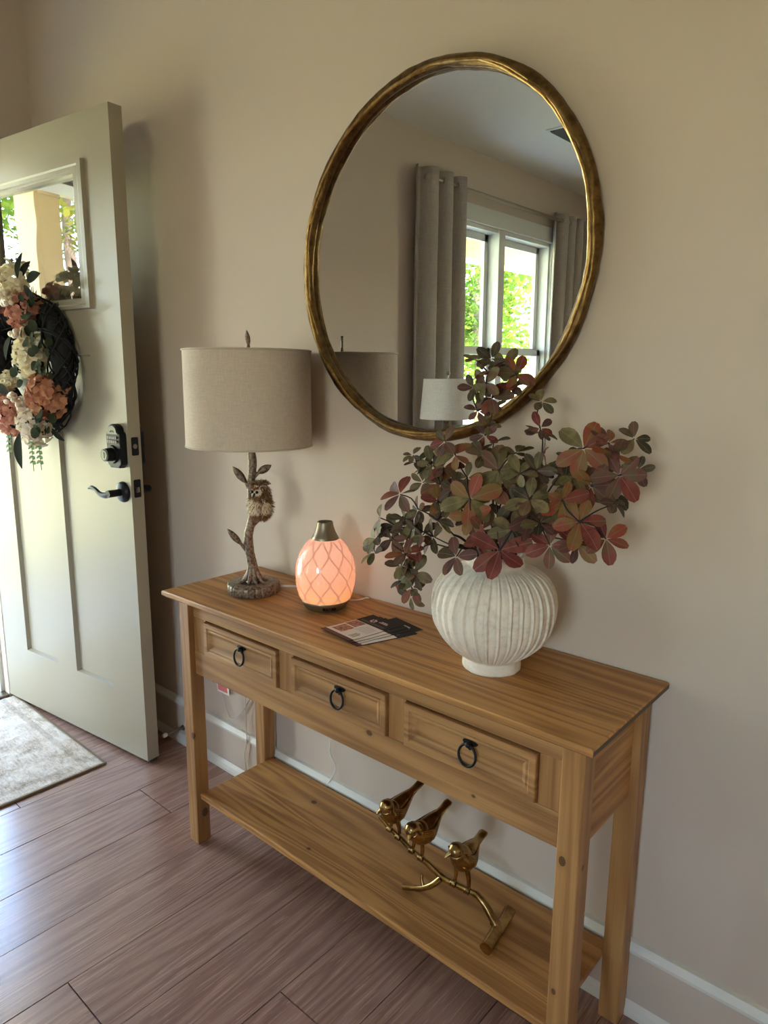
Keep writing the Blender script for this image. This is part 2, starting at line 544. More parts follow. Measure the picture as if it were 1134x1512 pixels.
plantmat('tree_deep', srgb(84, 112, 46), srgb(44, 72, 32), 0.4)
plantmat('tree_yellow', srgb(170, 164, 66), srgb(120, 118, 44), 0.4)
simple('bark', srgb(120, 100, 84), 0.9)
t = NT('grass')
n = t.noise(t.coords(), 2.2, 6, 0.7)
t.bsdf(t.ramp(n, [(0.35, srgb(170, 168, 112)), (0.65, srgb(214, 206, 158))]), 0.9)
M['grass'] = t.m
# rug
t = NT('rug_pile')
v = t.coords()
n1 = t.noise(v, 9, 5, 0.65); n2 = t.noise(v, 420, 3, 0.7); n3 = t.noise(t.coords((0.25, 1, 1)), 160, 3)
tc = t.n('ShaderNodeTexCoord'); sp = t.n('ShaderNodeSeparateXYZ'); t.l(tc.outputs['Object'], sp.inputs[0])
# a darker woven line runs round the field, a hand's width inside the edge
ex = t.math('ABSOLUTE', t.math('ADD', sp.outputs[0], 0.055)); ey = t.math('ABSOLUTE', t.math('ADD', sp.outputs[1], 0.055))
ln = t.math('MAXIMUM', t.math('LESS_THAN', ex, 0.010), t.math('LESS_THAN', ey, 0.010))
base = t.math('ADD', t.math('MULTIPLY', n1, 0.45), t.math('ADD', t.math('MULTIPLY', n2, 0.4), t.math('MULTIPLY', n3, 0.2)))
c = t.ramp(base, [(0.38, srgb(142, 120, 100)), (0.47, srgb(208, 192, 176)), (0.56, srgb(244, 234, 224))])
c = t.mix(t.math('MULTIPLY', ln, t.math('MULTIPLY', n2, 0.5)), c, srgb(120, 108, 92))
t.bsdf(c, 0.95, bump=n2, bstr=0.8, bdist=0.004, spec=0.1)
M['rug_pile'] = t.m
simple('rug_binding', srgb(118, 98, 76), 0.9)
# card print
simple('card_white', srgb(236, 222, 212), 0.55, spec=0.2)
simple('card_black', srgb(34, 33, 34), 0.55, spec=0.2)
simple('card_maroon', srgb(104, 62, 62), 0.55, spec=0.2)
simple('print_grey', srgb(150, 140, 134), 0.5)
simple('print_dark', srgb(66, 46, 46), 0.5)
t = NT('print_photo')
n = t.noise(t.coords(), 120, 4, 0.6, 1.0)
t.bsdf(t.ramp(n, [(0.35, srgb(70, 32, 28)), (0.5, srgb(140, 74, 60)), (0.66, srgb(206, 160, 146))]), 0.35)
M['print_photo'] = t.m
simple('cord_white', srgb(232, 226, 216), 0.4)
simple('cord_clear', srgb(206, 200, 188), 0.3)
simple('tag_paper', srgb(238, 226, 222), 0.6)
simple('tag_red', srgb(206, 110, 104), 0.6)
simple('white_plastic', srgb(232, 230, 226), 0.35)
simple('eye_black', srgb(8, 8, 8), 0.1)
simple('vent_grey', srgb(88, 90, 94), 0.5)
simple('teal_glass', srgb(196, 226, 214), 0.04, 0.0, 1.0)
# ------------------------------------------------------------------ room shell
def struct(name, mb, mat, label, cat, **kw):
    o = mb.build(name, mat, **kw)
    return tag(o, label, cat, kind='structure')
# floor base and planks
struct_floor = struct('floor', MB().box(WX - 0.15, RX, RY, 0.0, -0.05, -0.006), 'subfloor', 'mauve brown wood plank floor of the entry room', 'floor')
PWID = 0.18
def plank_mesh(name, L):
    mb = MB()
    g = 0.0009
    x0, x1, y0, y1 = g, PWID - g, -L / 2 + g, L / 2 - g
    e = 0.0012
    vs = [(x0, y0, -0.006), (x1, y0, -0.006), (x1, y1, -0.006), (x0, y1, -0.006),
          (x0, y0, -e), (x1, y0, -e), (x1, y1, -e), (x0, y1, -e),
          (x0 + e, y0 + e, 0), (x1 - e, y0 + e, 0), (x1 - e, y1 - e, 0), (x0 + e, y1 - e, 0)]
    fs = [(0, 1, 5, 4), (1, 2, 6, 5), (2, 3, 7, 6), (3, 0, 4, 7), (4, 5, 9, 8), (5, 6, 10, 9), (6, 7, 11, 10), (7, 4, 8, 11), (8, 9, 10, 11)]
    me = mb.add(vs, fs).mesh(name)
    me.materials.append(M['floor_plank'])
    return me
PLEN = 1.83
pm = plank_mesh('plank', PLEN)
ends = {5: -0.265}
xi = 0
x = -0.30 - 6 * PWID
col_i = 0
while x < RX:
    off = -0.265 if col_i == 6 else (-0.265 - 0.77 * (col_i - 6)) % PLEN - PLEN
    y_top = off
    while y_top < -0.02:
        y_top += PLEN
    yc = y_top - PLEN / 2
    while yc > RY - PLEN / 2:
        y1, y0 = min(yc + PLEN / 2, -0.001), max(yc - PLEN / 2, RY)
        xa, xb = max(x, WX), min(x + PWID, RX)
        full = (y1 - y0) > PLEN - 1e-4 and (xb - xa) > PWID - 1e-4
        if full:
            o = link('plank', pm, struct_floor)
            o.location = (x, yc, 0)
        elif y1 - y0 > 0.01 and xb - xa > 0.01:
            mb = MB(); g = 0.0009
            mb.box(xa + g, xb - g, y0 + g, y1 - g, -0.006, 0)
            mb.v = [(a - x, b - yc, c) for a, b, c in mb.v]
            o = mb.build('plank', 'floor_plank', struct_floor)
            o.location = (x, yc, 0)
        yc -= PLEN
    x += PWID
    col_i += 1
struct('ceiling', MB().box(WX - 0.15, RX, RY, 0.0, CZ, CZ + 0.3), 'ceiling_paint', 'plain white ceiling seen in the round mirror', 'ceiling')
struct('wall_north', MB().box(WX - 0.15, RX + 0.15, 0.0, 0.15, -0.05, CZ + 0.3), 'wall_paint', 'beige painted wall behind the console table', 'wall')
struct('wall_east', MB().box(RX, RX + 0.15, RY - 0.15, 0.0, -0.05, CZ + 0.3), 'wall_paint', 'beige wall at the far right of the room', 'wall')
# west wall: doorway y -1.195..-0.275 up to 2.07 ; window y -4.095..-2.495, z 0.6..2.3
DY0, DY1, DZ = -1.195, -0.275, 2.062
WY0, WY1, WZ0, WZ1 = -4.055, -2.535, 0.62, 2.30
wm = MB()
X0, X1 = WX - 0.15, WX
wm.box(X0, X1, DY1, 0.0, -0.05, CZ)
wm.box(X0, X1, DY0, DY1, DZ, CZ)
wm.box(X0, X1, WY1, DY0, -0.05, CZ)
wm.box(X0, X1, WY0, WY1, -0.05, WZ0)
wm.box(X0, X1, WY0, WY1, WZ1, CZ)
wm.box(X0, X1, RY, WY0, -0.05, CZ)
struct('wall_west', wm, 'wall_paint', 'beige front wall with the open doorway and the curtained window', 'wall')
wm = MB()
PX0, PX1, PZ = 1.5, 2.9, 2.05
PB = 0.95
wm.box(WX - 0.15, PX0, RY - 0.15, RY, -0.05, CZ); wm.box(PX1, RX, RY - 0.15, RY, -0.05, CZ); wm.box(PX0, PX1, RY - 0.15, RY, PZ, CZ); wm.box(PX0, PX1, RY - 0.15, RY, -0.05, PB)
struct('wall_south', wm, 'wall_paint', 'beige rear wall with an added fill window behind the camera', 'wall')
# baseboards: plain board, cap bead, shoe; paler cap and shoe paint in caught light
def baseboard(name, label, pts, nrm):
    a, b = Vector(pts[0]), Vector(pts[1])
    d = (b - a).normalized(); n = Vector(nrm)
    prof = [(0, 0), (0.019, 0), (0.019, 0.016), (0.0125, 0.030), (0.011, 0.034), (0.011, 0.142), (0.017, 0.146), (0.018, 0.156), (0.012, 0.166), (0, 0.168)]
    def strip(pf):
        mb = MB(); k = len(pf)
        vs = [a + n * p + Vector((0, 0, z)) for p, z in pf] + [b + n * p + Vector((0, 0, z)) for p, z in pf]
        return mb.add(vs, [(i, (i + 1) % k, k + (i + 1) % k, k + i) for i in range(k)] + [tuple(range(k)), tuple(reversed(range(k, 2 * k)))])
    o = struct(name, strip([(0, 0.028), (0.011, 0.028), (0.011, 0.143), (0, 0.143)]), 'baseboard_paint', label, 'baseboard')
    strip([(0, 0.143), (0.0125, 0.143), (0.0170, 0.147), (0.0175, 0.154), (0.010, 0.168), (0, 0.169)]).build('cap', 'trim_paint', o)
    strip([(0, 0), (0.020, 0), (0.020, 0.010), (0.017, 0.022), (0.011, 0.033), (0, 0.033)]).build('shoe', 'trim_paint', o)
    return o
baseboard('baseboard_north', 'tall white baseboard along the wall behind the console table', ((WX, 0, 0), (RX, 0, 0)), (0, -1, 0))
baseboard('baseboard_west', 'white baseboard between the doorway and the far corner of the front wall', ((WX, -1.29, 0), (WX, RY, 0)), (1, 0, 0))
# door casing and jamb
mb = MB()
mb.box(X1, X1 + 0.018, DY0 - 0.09, DY0, 0, DZ + 0.09); mb.box(X1, X1 + 0.018, DY0, DY1, DZ, DZ + 0.09)
mb.box(X0 - 0.02, X1 + 0.0, DY0, DY0 + 0.014, 0, DZ); mb.box(X0 - 0.02, X1 - 0.05, DY1 - 0.014, DY1, 0, DZ); mb.box(X0 - 0.02, X1, DY0, DY1, DZ - 0.014, DZ)
struct('trim_1', mb, 'trim_paint', 'white casing and jamb around the open front doorway', 'trim')
mb = MB()
mb.box(X0 - 0.06, X1 - 0.002, DY0, DY1, -0.006, 0.012)
struct('trim_2', mb, 'steel', 'pale metal threshold under the open front door', 'trim', bevel=0.003)
# ------------------------------------------------------------------ west window
w1 = thing('window_1', 'white twin sash window between the curtains, seen in the mirror', 'window', (WX - 0.075, (WY0 + WY1) / 2, WZ0), kind='structure')
def wpart(name, boxes, mat='white_paint', parent=w1, bevel=0.002):
    mb = MB()
    for b in boxes:
        mb.box(*b)
    return mb.build(name, mat, parent, world=True, bevel=bevel)
cxw = WX
wpart('casing', [(cxw, cxw + 0.02, WY0 - 0.09, WY0, WZ0 - 0.02, WZ1 + 0.11), (cxw, cxw + 0.02, WY1, WY1 + 0.09, WZ0 - 0.02, WZ1 + 0.11), (cxw, cxw + 0.024, WY0, WY1, WZ1, WZ1 + 0.11)])
wpart('sill', [(cxw - 0.07, cxw + 0.05, WY0 - 0.1, WY1 + 0.1, WZ0 - 0.03, WZ0)])
ym = (WY0 + WY1) / 2 - 0.03
wpart('mullion', [(cxw - 0.13, cxw + 0.01, ym - 0.04, ym + 0.04, WZ0, WZ1)])
wpart('jamb', [(cxw - 0.13, cxw, WY0, WY0 + 0.02, WZ0, WZ1), (cxw - 0.13, cxw, WY1 - 0.02, WY1, WZ0, WZ1), (cxw - 0.13, cxw, WY0, WY1, WZ1 - 0.03, WZ1)])
zmid = 1.45
for (a, b) in ((WY0 + 0.02, ym - 0.04), (ym + 0.04, WY1 - 0.02)):
    for (z0, z1, xo) in ((zmid - 0.02, WZ1 - 0.03, -0.10), (WZ0, zmid + 0.02, -0.06)):
        xs = cxw + xo
        s_ = wpart('sash', [(xs - 0.015, xs + 0.015, a, a + 0.045, z0, z1), (xs - 0.015, xs + 0.015, b - 0.045, b, z0, z1), (xs - 0.015, xs + 0.015, a, b, z0, z0 + 0.05), (xs - 0.015, xs + 0.015, a, b, z1 - 0.05, z1)])
        wpart('pane', [(xs - 0.002, xs + 0.002, a + 0.04, b - 0.04, z0 + 0.045, z1 - 0.045)], 'window_glass', s_, 0)
# unseen window added in the rear wall to let in fill light
w2 = thing('fill_window_2', 'unseen white framed window added in the rear wall for fill light', 'window', ((PX0 + PX1) / 2, RY - 0.075, PB), kind='structure')
nx = 2
for i in range(nx):
    a = PX0 + (PX1 - PX0) * i / nx; b = PX0 + (PX1 - PX0) * (i + 1) / nx
    yy = RY - 0.075
    s_ = wpart('sash', [(a, a + 0.05, yy - 0.02, yy + 0.02, PB, PZ), (b - 0.05, b, yy - 0.02, yy + 0.02, PB, PZ), (a, b, yy - 0.02, yy + 0.02, PB, PB + 0.06), (a, b, yy - 0.02, yy + 0.02, PZ - 0.06, PZ)], 'white_paint', w2)
    wpart('pane', [(a + 0.045, b - 0.045, yy - 0.003, yy + 0.003, PB + 0.055, PZ - 0.055)], 'window_glass', s_, 0)
# ------------------------------------------------------------------ porch and garden
struct('porch_floor', MB().box(-2.85, WX - 0.15, -9, 3, -0.2, -0.03), 'concrete', 'pale concrete porch floor outside the open door', 'porch')
struct('porch_ceiling', MB().box(-2.9, WX - 0.15, -9, 3, 2.60, 3.05), 'porch_paint', 'porch ceiling outside the front window', 'porch')
struct('porch_beam', MB().box(-2.74, -2.52, -9, 3, 2.39, 2.60), 'porch_paint', 'tan beam carrying the front edge of the porch', 'porch')
for yy, lb in ((-1.54, 'square tan porch column reflected in the door glass'), (1.9, 'square tan porch column beyond the front door'), (-7.9, 'square tan porch column far down the porch')):
    ct = thing('porch_column', lb, 'column', (-2.63, yy, -0.03), group='porch columns')
    MB().box(-0.09, 0.09, -0.09, 0.09, 0.14, 2.36).build('shaft', 'porch_paint', ct, bevel=0.004)
    MB().box(-0.11, 0.11, -0.11, 0.11, 0, 0.14).build('base', 'porch_paint', ct, bevel=0.004)
    MB().box(-0.096, 0.096, -0.096, 0.096, 2.36, 2.42).build('capital', 'porch_paint', ct, bevel=0.004)
struct('lawn', MB().box(-60, 40, -60, 40, -0.6, -0.35), 'grass', 'sunlit pale green lawn outside the house', 'lawn')
struct('sun_block_roof', MB().box(-3.0, RX + 0.5, -9, 3, 3.05, 3.15), 'dark_trim', 'unseen slab added over house and porch to block the sun', 'sun_block_roof')  # unseen slab put in to keep direct sun out of the room
def tree(loc, h, r, mat, label, seed, n=6500):
    rr = random.Random(seed)
    t_ = thing('garden_tree', label, 'tree', loc, group='trees beyond the porch')
    pth = [(0, 0, 0), (0.1 * rr.uniform(-1, 1), 0.1 * rr.uniform(-1, 1), h * 0.3), (0.2 * rr.uniform(-1, 1), 0.2, h * 0.6), (0, 0, h * 0.9)]
    MB().tube(smooth_path(pth, 4), lerp_list([0.16, 0.13, 0.09, 0.03], 13), 8).build('trunk', 'bark', t_)
    mb = MB()
    lob = [(Vector((r * rr.uniform(-0.6, 0.6), r * rr.uniform(-0.6, 0.6), h * rr.uniform(0.22, 0.95))), r * rr.uniform(0.35, 0.55)) for _ in range(14)]
    for i in range(n):
        c, q = lob[rr.randrange(14)]
        d = Vector((rr.gauss(0, 1), rr.gauss(0, 1), rr.gauss(0, 1))).normalized()
        p = c + d * q * rr.uniform(0.5, 1.0)
        s_ = rr.uniform(0.045, 0.10)
        a = Vector((rr.gauss(0, 1), rr.gauss(0, 1), rr.gauss(0, 1))).normalized(); b = a.orthogonal().normalized()
        mb.add([p - a * s_, p + b * s_ * 0.5, p + a * s_, p - b * s_ * 0.5], [(0, 1, 2, 3)])
    tag(mb.build('foliage', mat, t_, recalc=False), kind='stuff')
for i, (x_, y_, h_, r_, mt_, lb) in enumerate((
        (-9.0, -4.2, 6.5, 1.7, 'tree_bright', 'bright green tree standing straight out beyond the porch column'),
        (-9.7, -8.9, 7.0, 1.8, 'tree_yellow', 'yellow green tree in the middle of the window view'),
        (-13.5, -6.6, 8.5, 2.0, 'tree_deep', 'taller deep green tree between and behind the two nearer trees'),
        (-14.5, -11.5, 9.0, 2.2, 'tree_bright', 'tall bright green tree at the back left of the garden'),
        (-16.0, -15.0, 8.5, 2.1, 'tree_deep', 'deep green tree far to the left of the garden'),
        (-14.0, -1.8, 8.5, 2.1, 'tree_yellow', 'tall yellow green tree reflected in the door glass'),
        (-18.5, -8.8, 10.0, 2.4, 'tree_bright', 'tallest tree at the very back of the garden'),
        (-6.6, -11.2, 5.5, 1.5, 'tree_bright', 'bright green tree nearest to the window in the mirror'),
        (-8.8, -14.9, 7.0, 1.8, 'tree_yellow', 'yellow green tree at the centre of the mirrored window'),
        (-7.2, -18.7, 7.0, 1.7, 'tree_deep', 'deep green tree at the right of the mirrored window'),
        (-12.2, -19.4, 9.0, 2.4, 'tree_deep', 'big deep green tree behind the others in the mirrored window'),
        (-11.5, -24.5, 9.5, 2.5, 'tree_bright', 'big bright green tree farthest off in the mirrored window'),
        (-9.5, 1.4, 3.2, 1.2, 'tree_deep', 'low deep green tree opposite the front door'))):
    tree((x_, y_, -0.36), h_, r_, mt_, lb, 40 + i)
# ------------------------------------------------------------------ front door (hinged at the west wall, open 96 degrees)
DA = 0.1133
DW, DH, DT = 0.885, 2.03, 0.0445
door = thing('door_1', 'cream panelled front door standing open with a small window', 'door', (-1.285, -0.273, 0.015), (0, 0, DA), kind='structure')
mb = MB()
GS0, GS1, GZ0, GZ1 = 0.194, 0.693, 1.508, 1.868      # glass opening
PZ0, PZ1 = 0.226, 1.338
PA0, PA1, PB0, PB1 = 0.169, 0.384, 0.501, 0.718
pd = 0.013
def shell(mb, y):
    pass
# stiles and rails
for b in ((0, PA0, 0, DH), (PB1, DW, 0, DH)):
    mb.box(b[0], b[1], 0, DT, b[2], b[3])
mb.box(PA0, PB1, 0, DT, 0, PZ0); mb.box(PA0, PB1, 0, DT, PZ1, GZ0); mb.box(PA0, PB1, 0, DT, GZ1, DH)
mb.box(PA1, PB0, 0, DT, PZ0, PZ1)
mb.box(PA0, GS0, 0, DT, GZ0, GZ1); mb.box(GS1, PB1, 0, DT, GZ0, GZ1)
mb.build('stiles_and_rails', 'door_paint', door, bevel=0.0)
for a, b in ((PA0, PA1), (PB0, PB1)):
    q = MB()
    s0 = 0.006
    # sloped moulding into a flat recessed panel, both faces
    for (yf, yi) in ((0.0, pd), (DT, DT - pd)):
        o_ = [(a, yf, PZ0), (b, yf, PZ0), (b, yf, PZ1), (a, yf, PZ1)]
        i_ = [(a + s0, yi, PZ0 + s0), (b - s0, yi, PZ0 + s0), (b - s0, yi, PZ1 - s0), (a + s0, yi, PZ1 - s0)]
        q.add(o_ + i_, [(0, 1, 5, 4), (1, 2, 6, 5), (2, 3, 7, 6), (3, 0, 4, 7), (4, 5, 6, 7)])
    q.build('door_panel', 'door_paint', door)
# glazing bead frame
q = MB()
fw = 0.062
for ys, yo in ((0.0, -0.012), (DT, DT + 0.012)):
    prof = [(0.0, ys), (0.004, yo), (0.022, yo), (0.03, yo + (ys - yo) * 0.35), (0.05, yo + (ys - yo) * 0.35), (fw, DT / 2 + (ys - DT / 2) * 0.15)]
    rings = []
    for d, y in prof:
        e = fw - d
        rings.append([(GS0 - e + 0.0, y, GZ0 - e * 0.55), (GS1 + e, y, GZ0 - e * 0.55), (GS1 + e, y, GZ1 + e * 0.55), (GS0 - e, y, GZ1 + e * 0.55)])
    vs = [p for r in rings for p in r]
    fs = []
    for i in range(len(prof) - 1):
        for k in range(4):
            fs.append((i * 4 + k, i * 4 + (k + 1) % 4, (i + 1) * 4 + (k + 1) % 4, (i + 1) * 4 + k))
    q.add(vs, fs)
gf = q.build('glazing_frame', 'door_paint', door)
MB().box(GS0 - 0.002, GS1 + 0.002, DT / 2 - 0.003, DT / 2 + 0.003, GZ0 - 0.002, GZ1 + 0.002).build('pane', 'door_glass', gf)
# deadbolt with keypad
LX, LZ = 0.842, 1.060
dl = bpy.data.objects.new('deadbolt', None); COL.objects.link(dl); dl.parent = door; dl.location = (LX, 0, LZ)
pl = []
hw, hh = 0.036, 0.068
for k in range(13):
    a = PI * k / 12
    pl.append((hw * 0.72 * math.cos(a), hh - 0.022 + 0.022 * math.sin(a)))
pl += [(-hw, hh - 0.03), (-hw, -hh + 0.012), (-hw * 0.6, -hh), (hw * 0.6, -hh), (hw, -hh + 0.012), (hw, hh - 0.03)]
MB().prism(pl, 0.0, -0.024, lambda u, v, w: (u, w, v)).build('housing', 'black_metal', dl, bevel=0.004)
MB().prism([(u * 0.8, v * 0.86 + 0.004) for u, v in pl if v > -0.02] + [], -0.024, -0.0265, lambda u, v, w: (u, w, v)).build('keypad_plate', 'plate_grey', dl)
kb = MB()
for r in range(2):
    for c_ in range(5):
        kb.obox((-0.019 + c_ * 0.0095, -0.0275, 0.026 - r * 0.0125), (1, 0, 0), 0.0036, (0, 1, 0), 0.0012, (0, 0, 1), 0.0042)
tag(kb.build('keypad_buttons', 'print_grey', dl), kind='stuff')
kb = MB()
kb.tube([(-0.010, -0.0268, 0.043), (-0.004, -0.0268, 0.047), (0.0, -0.0268, 0.043), (0.004, -0.0268, 0.047), (0.010, -0.0268, 0.043)], 0.0011, 6)
kb.build('emblem', 'print_dark', dl)
def ycyl(mb, x, z, y0, y1, r0, r1=None, n=24, mi=0):
    return mb.tube([(x, y0, z), (x, y1, z)], [r0, r0 if r1 is None else r1], n, True, mi)
cb = MB(); ycyl(cb, -0.004, -0.026, -0.024, -0.030, 0.029, 0.026); ycyl(cb, -0.004, -0.026, -0.03, -0.054, 0.021, 0.0195)
cb.build('cylinder', 'black_metal', dl)
cb = MB(); ycyl(cb, -0.004, -0.026, -0.054, -0.056, 0.0165, 0.015)
cb.build('key_face', 'plate_grey', dl)
MB().obox((-0.004, -0.0565, -0.026), (1, 0, 0), 0.0018, (0, 1, 0), 0.0008, (0, 0, 1), 0.009).build('keyhole', 'eye_black', dl)
bk = MB(); bk.prism([(u * 1.05, v) for u, v in pl], DT, DT + 0.018, lambda u, v, w: (u, w, v)); bk.obox((0, DT + 0.028, -0.02), (1, 0, 0), 0.006, (0, 1, 0), 0.012, (0, 0, 1), 0.018)
bk.build('thumb_turn', 'black_metal', dl, bevel=0.002)
# lever
lv = bpy.data.objects.new('lever_handle', None); COL.objects.link(lv); lv.parent = door; lv.location = (0.846, 0, 0.914)
q = MB(); q.lathe([(0.033, 0), (0.033, 0.004), (0.030, 0.009), (0.022, 0.013), (0.014, 0.015)], n=32, cap1=True)
q.v = [(a, -c, b) for a, b, c in q.v]
q.build('rose', 'black_metal', lv)
q = MB(); ycyl(q, 0, 0, -0.012, -0.058, 0.0115, 0.0115, 20); q.build('shank', 'black_metal', lv, bevel=0.001)
pth = smooth_path([(0.004, -0.052, 0.0), (-0.018, -0.054, -0.006), (-0.045, -0.054, -0.004), (-0.070, -0.053, 0.008), (-0.092, -0.052, 0.012), (-0.108, -0.053, 0.008)], 4)
q = MB(); q.tube(pth, lerp_list([0.010, 0.0095, 0.0085, 0.0075, 0.0065, 0.0035], len(pth)), 12, ell=(1.0, 0.62)); q.build('lever', 'black_metal', lv)
q = MB(); ycyl(q, 0, 0, DT, DT + 0.012, 0.033, 0.03); ycyl(q, 0, 0, DT + 0.012, DT + 0.05, 0.0115); q.tube([(0.004, DT + 0.046, 0), (-0.06, DT + 0.048, 0.0), (-0.10, DT + 0.046, 0.004)], [0.0105, 0.009, 0.005], 12)
q.build('inside_lever', 'black_metal', lv)
for z_, nm in ((1.058, 'deadbolt_plate'), (0.926, 'latch_plate')):
    pz = []
    for k in range(24):
        a = 2 * PI * k / 24
        sx, sz = (1 if math.cos(a) > 0 else -1), (1 if math.sin(a) > 0 else -1)
        pz.append((sx * 0.008 + 0.0045 * math.cos(a), sz * 0.024 + 0.0045 * math.sin(a)))
    q = MB().prism(pz, DW - 0.001, DW + 0.0012, lambda u, v, w: (w, DT / 2 + u, z_ + v))
    pp = q.build(nm, 'black_metal', door)
    q = MB()
    if nm == 'deadbolt_plate':
        q.tube([(DW, DT / 2, z_), (DW + 0.002, DT / 2, z_)], 0.0075, 16)
    else:
        q.prism([(0, -0.010), (0.010, -0.010), (0.002, 0.010), (0, 0.010)], -0.008, 0.008, lambda u, v, w: (DW + u, DT / 2 + v * 0.75, z_ + w - 0.004))
    q.build('bolt', 'steel', pp)
q = MB().box(0.0, DW, 0.008, DT - 0.008, -0.008, 0.0); q.build('door_sweep', 'dark_trim', door)
# ------------------------------------------------------------------ wreath on the door
wc = Vector((0.443, 0, 1.300))
wr = thing('door_wreath', 'wreath of cream and rust hydrangeas on the open front door', 'wreath', (0, 0, 0))
wr.matrix_world = Matrix.Translation((-1.285, -0.273, 0.015)) @ Matrix.Rotation(DA, 4, 'Z') @ Matrix.Translation(wc)
q = MB()
rr = random.Random(3)
ringp = lambda a, r, y: Vector((r * math.cos(a), y, r * math.sin(a)))
q.tube([ringp(2 * PI * i / 60, 0.195, -0.045) for i in range(60)], 0.034, 12, closed=True, wob=lambda i, k: 1 + 0.18 * mnoise.noise((i * 0.7, k * 0.9, 1)))
for s_ in range(46):
    ph = rr.uniform(0, 2 * PI); tw = rr.choice((3, 4, 5, -3, -4, -5)); q0 = rr.uniform(0, 2 * PI); ro = rr.uniform(0.034, 0.047)
    pts = []
    L = rr.uniform(1.2, 3.0)
    for i in range(26):
        a = ph + L * i / 25; b = q0 + tw * a
        pts.append(ringp(a, 0.195 + ro * math.cos(b) + rr.uniform(-.003, .003), min(-0.045 + ro * math.sin(b), -0.004)))
    q.tube(pts, 0.0028, 5)
for s_ in range(150):
    a = rr.uniform(0, 2 * PI); p = ringp(a, 0.235, -0.045 + rr.uniform(-.03, .02))
    p2 = p + Vector((math.cos(a), rr.uniform(-.3, .3), math.sin(a))) * rr.uniform(.006, .02) + Vector((rr.uniform(-.01, .01), 0, rr.uniform(-.01, .01)))
    q.tube([p, p2], [0.0018, 0.0008], 4)
tag(q.build('twig_ring', 'twig_dark', wr, recalc=False), kind='stuff')
def petal(mb, base, out, side, L, Wd, cup, mi=0):
    n_ = out.cross(side).normalized()
    p0 = base
    m_ = base + out * L * 0.55 + n_ * cup * L * 0.25
    tip = base + out * L + n_ * cup * L * 0.1
    a = m_ + side * Wd * 0.5 + n_ * cup * L * 0.18; b = m_ - side * Wd * 0.5 + n_ * cup * L * 0.18
    ta = tip + side * Wd * 0.28; tb = tip - side * Wd * 0.28
    mb.add([p0, a, ta, tip, tb, b, m_], [(0, 1, 6), (1, 2, 3, 6), (6, 3, 4, 5), (0, 6, 5)], mi, True)
def bloom(c, r, mat, seed, flat=0.7):
    rb = random.Random(seed)
    mb = MB()
    axis = Vector((0.0, -1, 0.0)) + Vector((c[0], 0, c[2])) * 0.8
    axis.normalize()
    n = 44
    for i in range(n):
        zz = 1 - (i + 0.5) / n * 1.35
        th = i * 2.39996 + rb.uniform(-.2, .2)
        u_ = axis.orthogonal().normalized(); v_ = axis.cross(u_)
        rad = math.sqrt(max(0, 1 - zz * zz))
        d = (axis * zz * flat + (u_ * math.cos(th) + v_ * math.sin(th)) * rad)
        dn = d.normalized()
        dn = (dn + Vector((rb.uniform(-.3, .3), rb.uniform(-.3, .3), rb.uniform(-.3, .3)))).normalized()
        p = d * r * rb.uniform(0.66, 1.0)
        a = dn.orthogonal().normalized(); b = dn.cross(a)
        ro = rb.uniform(0, 2 * PI)
        for k in range(4):
            t_ = ro + k * PI / 2
            o_ = (a * math.cos(t_) + b * math.sin(t_)); s_ = dn.cross(o_).normalized()
            o2 = (o_ + dn * rb.uniform(0.2, 1.1)).normalized()
            petal(mb, p, o2, s_, r * rb.uniform(0.30, 0.42), r * 0.36, rb.uniform(0.2, 0.9))
    o = mb.build('hydrangea_bloom', mat, wr, recalc=False)
    o.location = c
    return tag(o, kind='stuff')
fl = [((0.462, 1.560), 0.062, 'petal_cream'), ((0.514, 1.466), 0.060, 'petal_pink'), ((0.595, 1.208), 0.066, 'petal_rust'), ((0.533, 1.333), 0.062, 'petal_cream'), ((0.516, 1.112), 0.062, 'petal_white'), ((0.372, 1.140), 0.060, 'petal_pink'), ((0.270, 1.19), 0.06, 'petal_white'), ((0.215, 1.31), 0.062, 'petal_rust'), ((0.25, 1.43), 0.06, 'petal_cream'), ((0.35, 1.52), 0.06, 'petal_pink')]
for i, ((s_, z_), r_, mt_) in enumerate(fl):
    bloom((s_ - wc.x, -0.082, z_ - wc.z), r_, mt_, 100 + i)
bloom((0.465 - wc.x, -0.075, 1.165 - wc.z), 0.036, 'petal_white', 131)
bloom((0.352 - wc.x, -0.07, 1.252 - wc.z), 0.032, 'petal_cream', 132)
# berries
ber = MB().ball((0, 0, 0), 0.0095, 10, 7).mesh('berry'); ber.materials.append(M['berry_cream'])
for (cx_, cz_, n_, sp_) in ((0.500, 1.512, 13, 0.030), (0.515, 1.402, 7, 0.032), (0.470, 1.190, 10, 0.030), (0.26, 1.26, 6, 0.03)):
    for k in range(n_):
        o = link('berry', ber, wr)
        o.location = (cx_ - wc.x + rr.uniform(-sp_, sp_), -0.128 + rr.uniform(-.014, .02), cz_ - wc.z + rr.uniform(-sp_, sp_) * 0.8)
        o.scale = (rr.uniform(0.75, 1.1),) * 3
def leafmesh(name, L, Wd, prof, mat, bend=0.15, fold=0.15, rows=6, thick=0.0):
    mb = MB(); vs = []; fs = []
    for i in range(rows + 1):
        t_ = i / rows
        w_ = Wd * 0.5 * prof(t_)
        z_ = -bend * L * (t_ ** 2) + 0.0
        vs += [(-w_, L * t_, z_ + fold * w_), (0, L * t_, z_), (w_, L * t_, z_ + fold * w_)]
    for i in range(rows):
        a = i * 3
        fs += [(a, a + 1, a + 4, a + 3), (a + 1, a + 2, a + 5, a + 4)]
    mb.add(vs, fs, 0, True)
    me = mb.mesh(name)
    me.materials.append(M[mat])
    return me
P_long = lambda t_: max(0.05, math.sin(PI * min(1, t_ * 0.96 + 0.02)) ** 0.8)
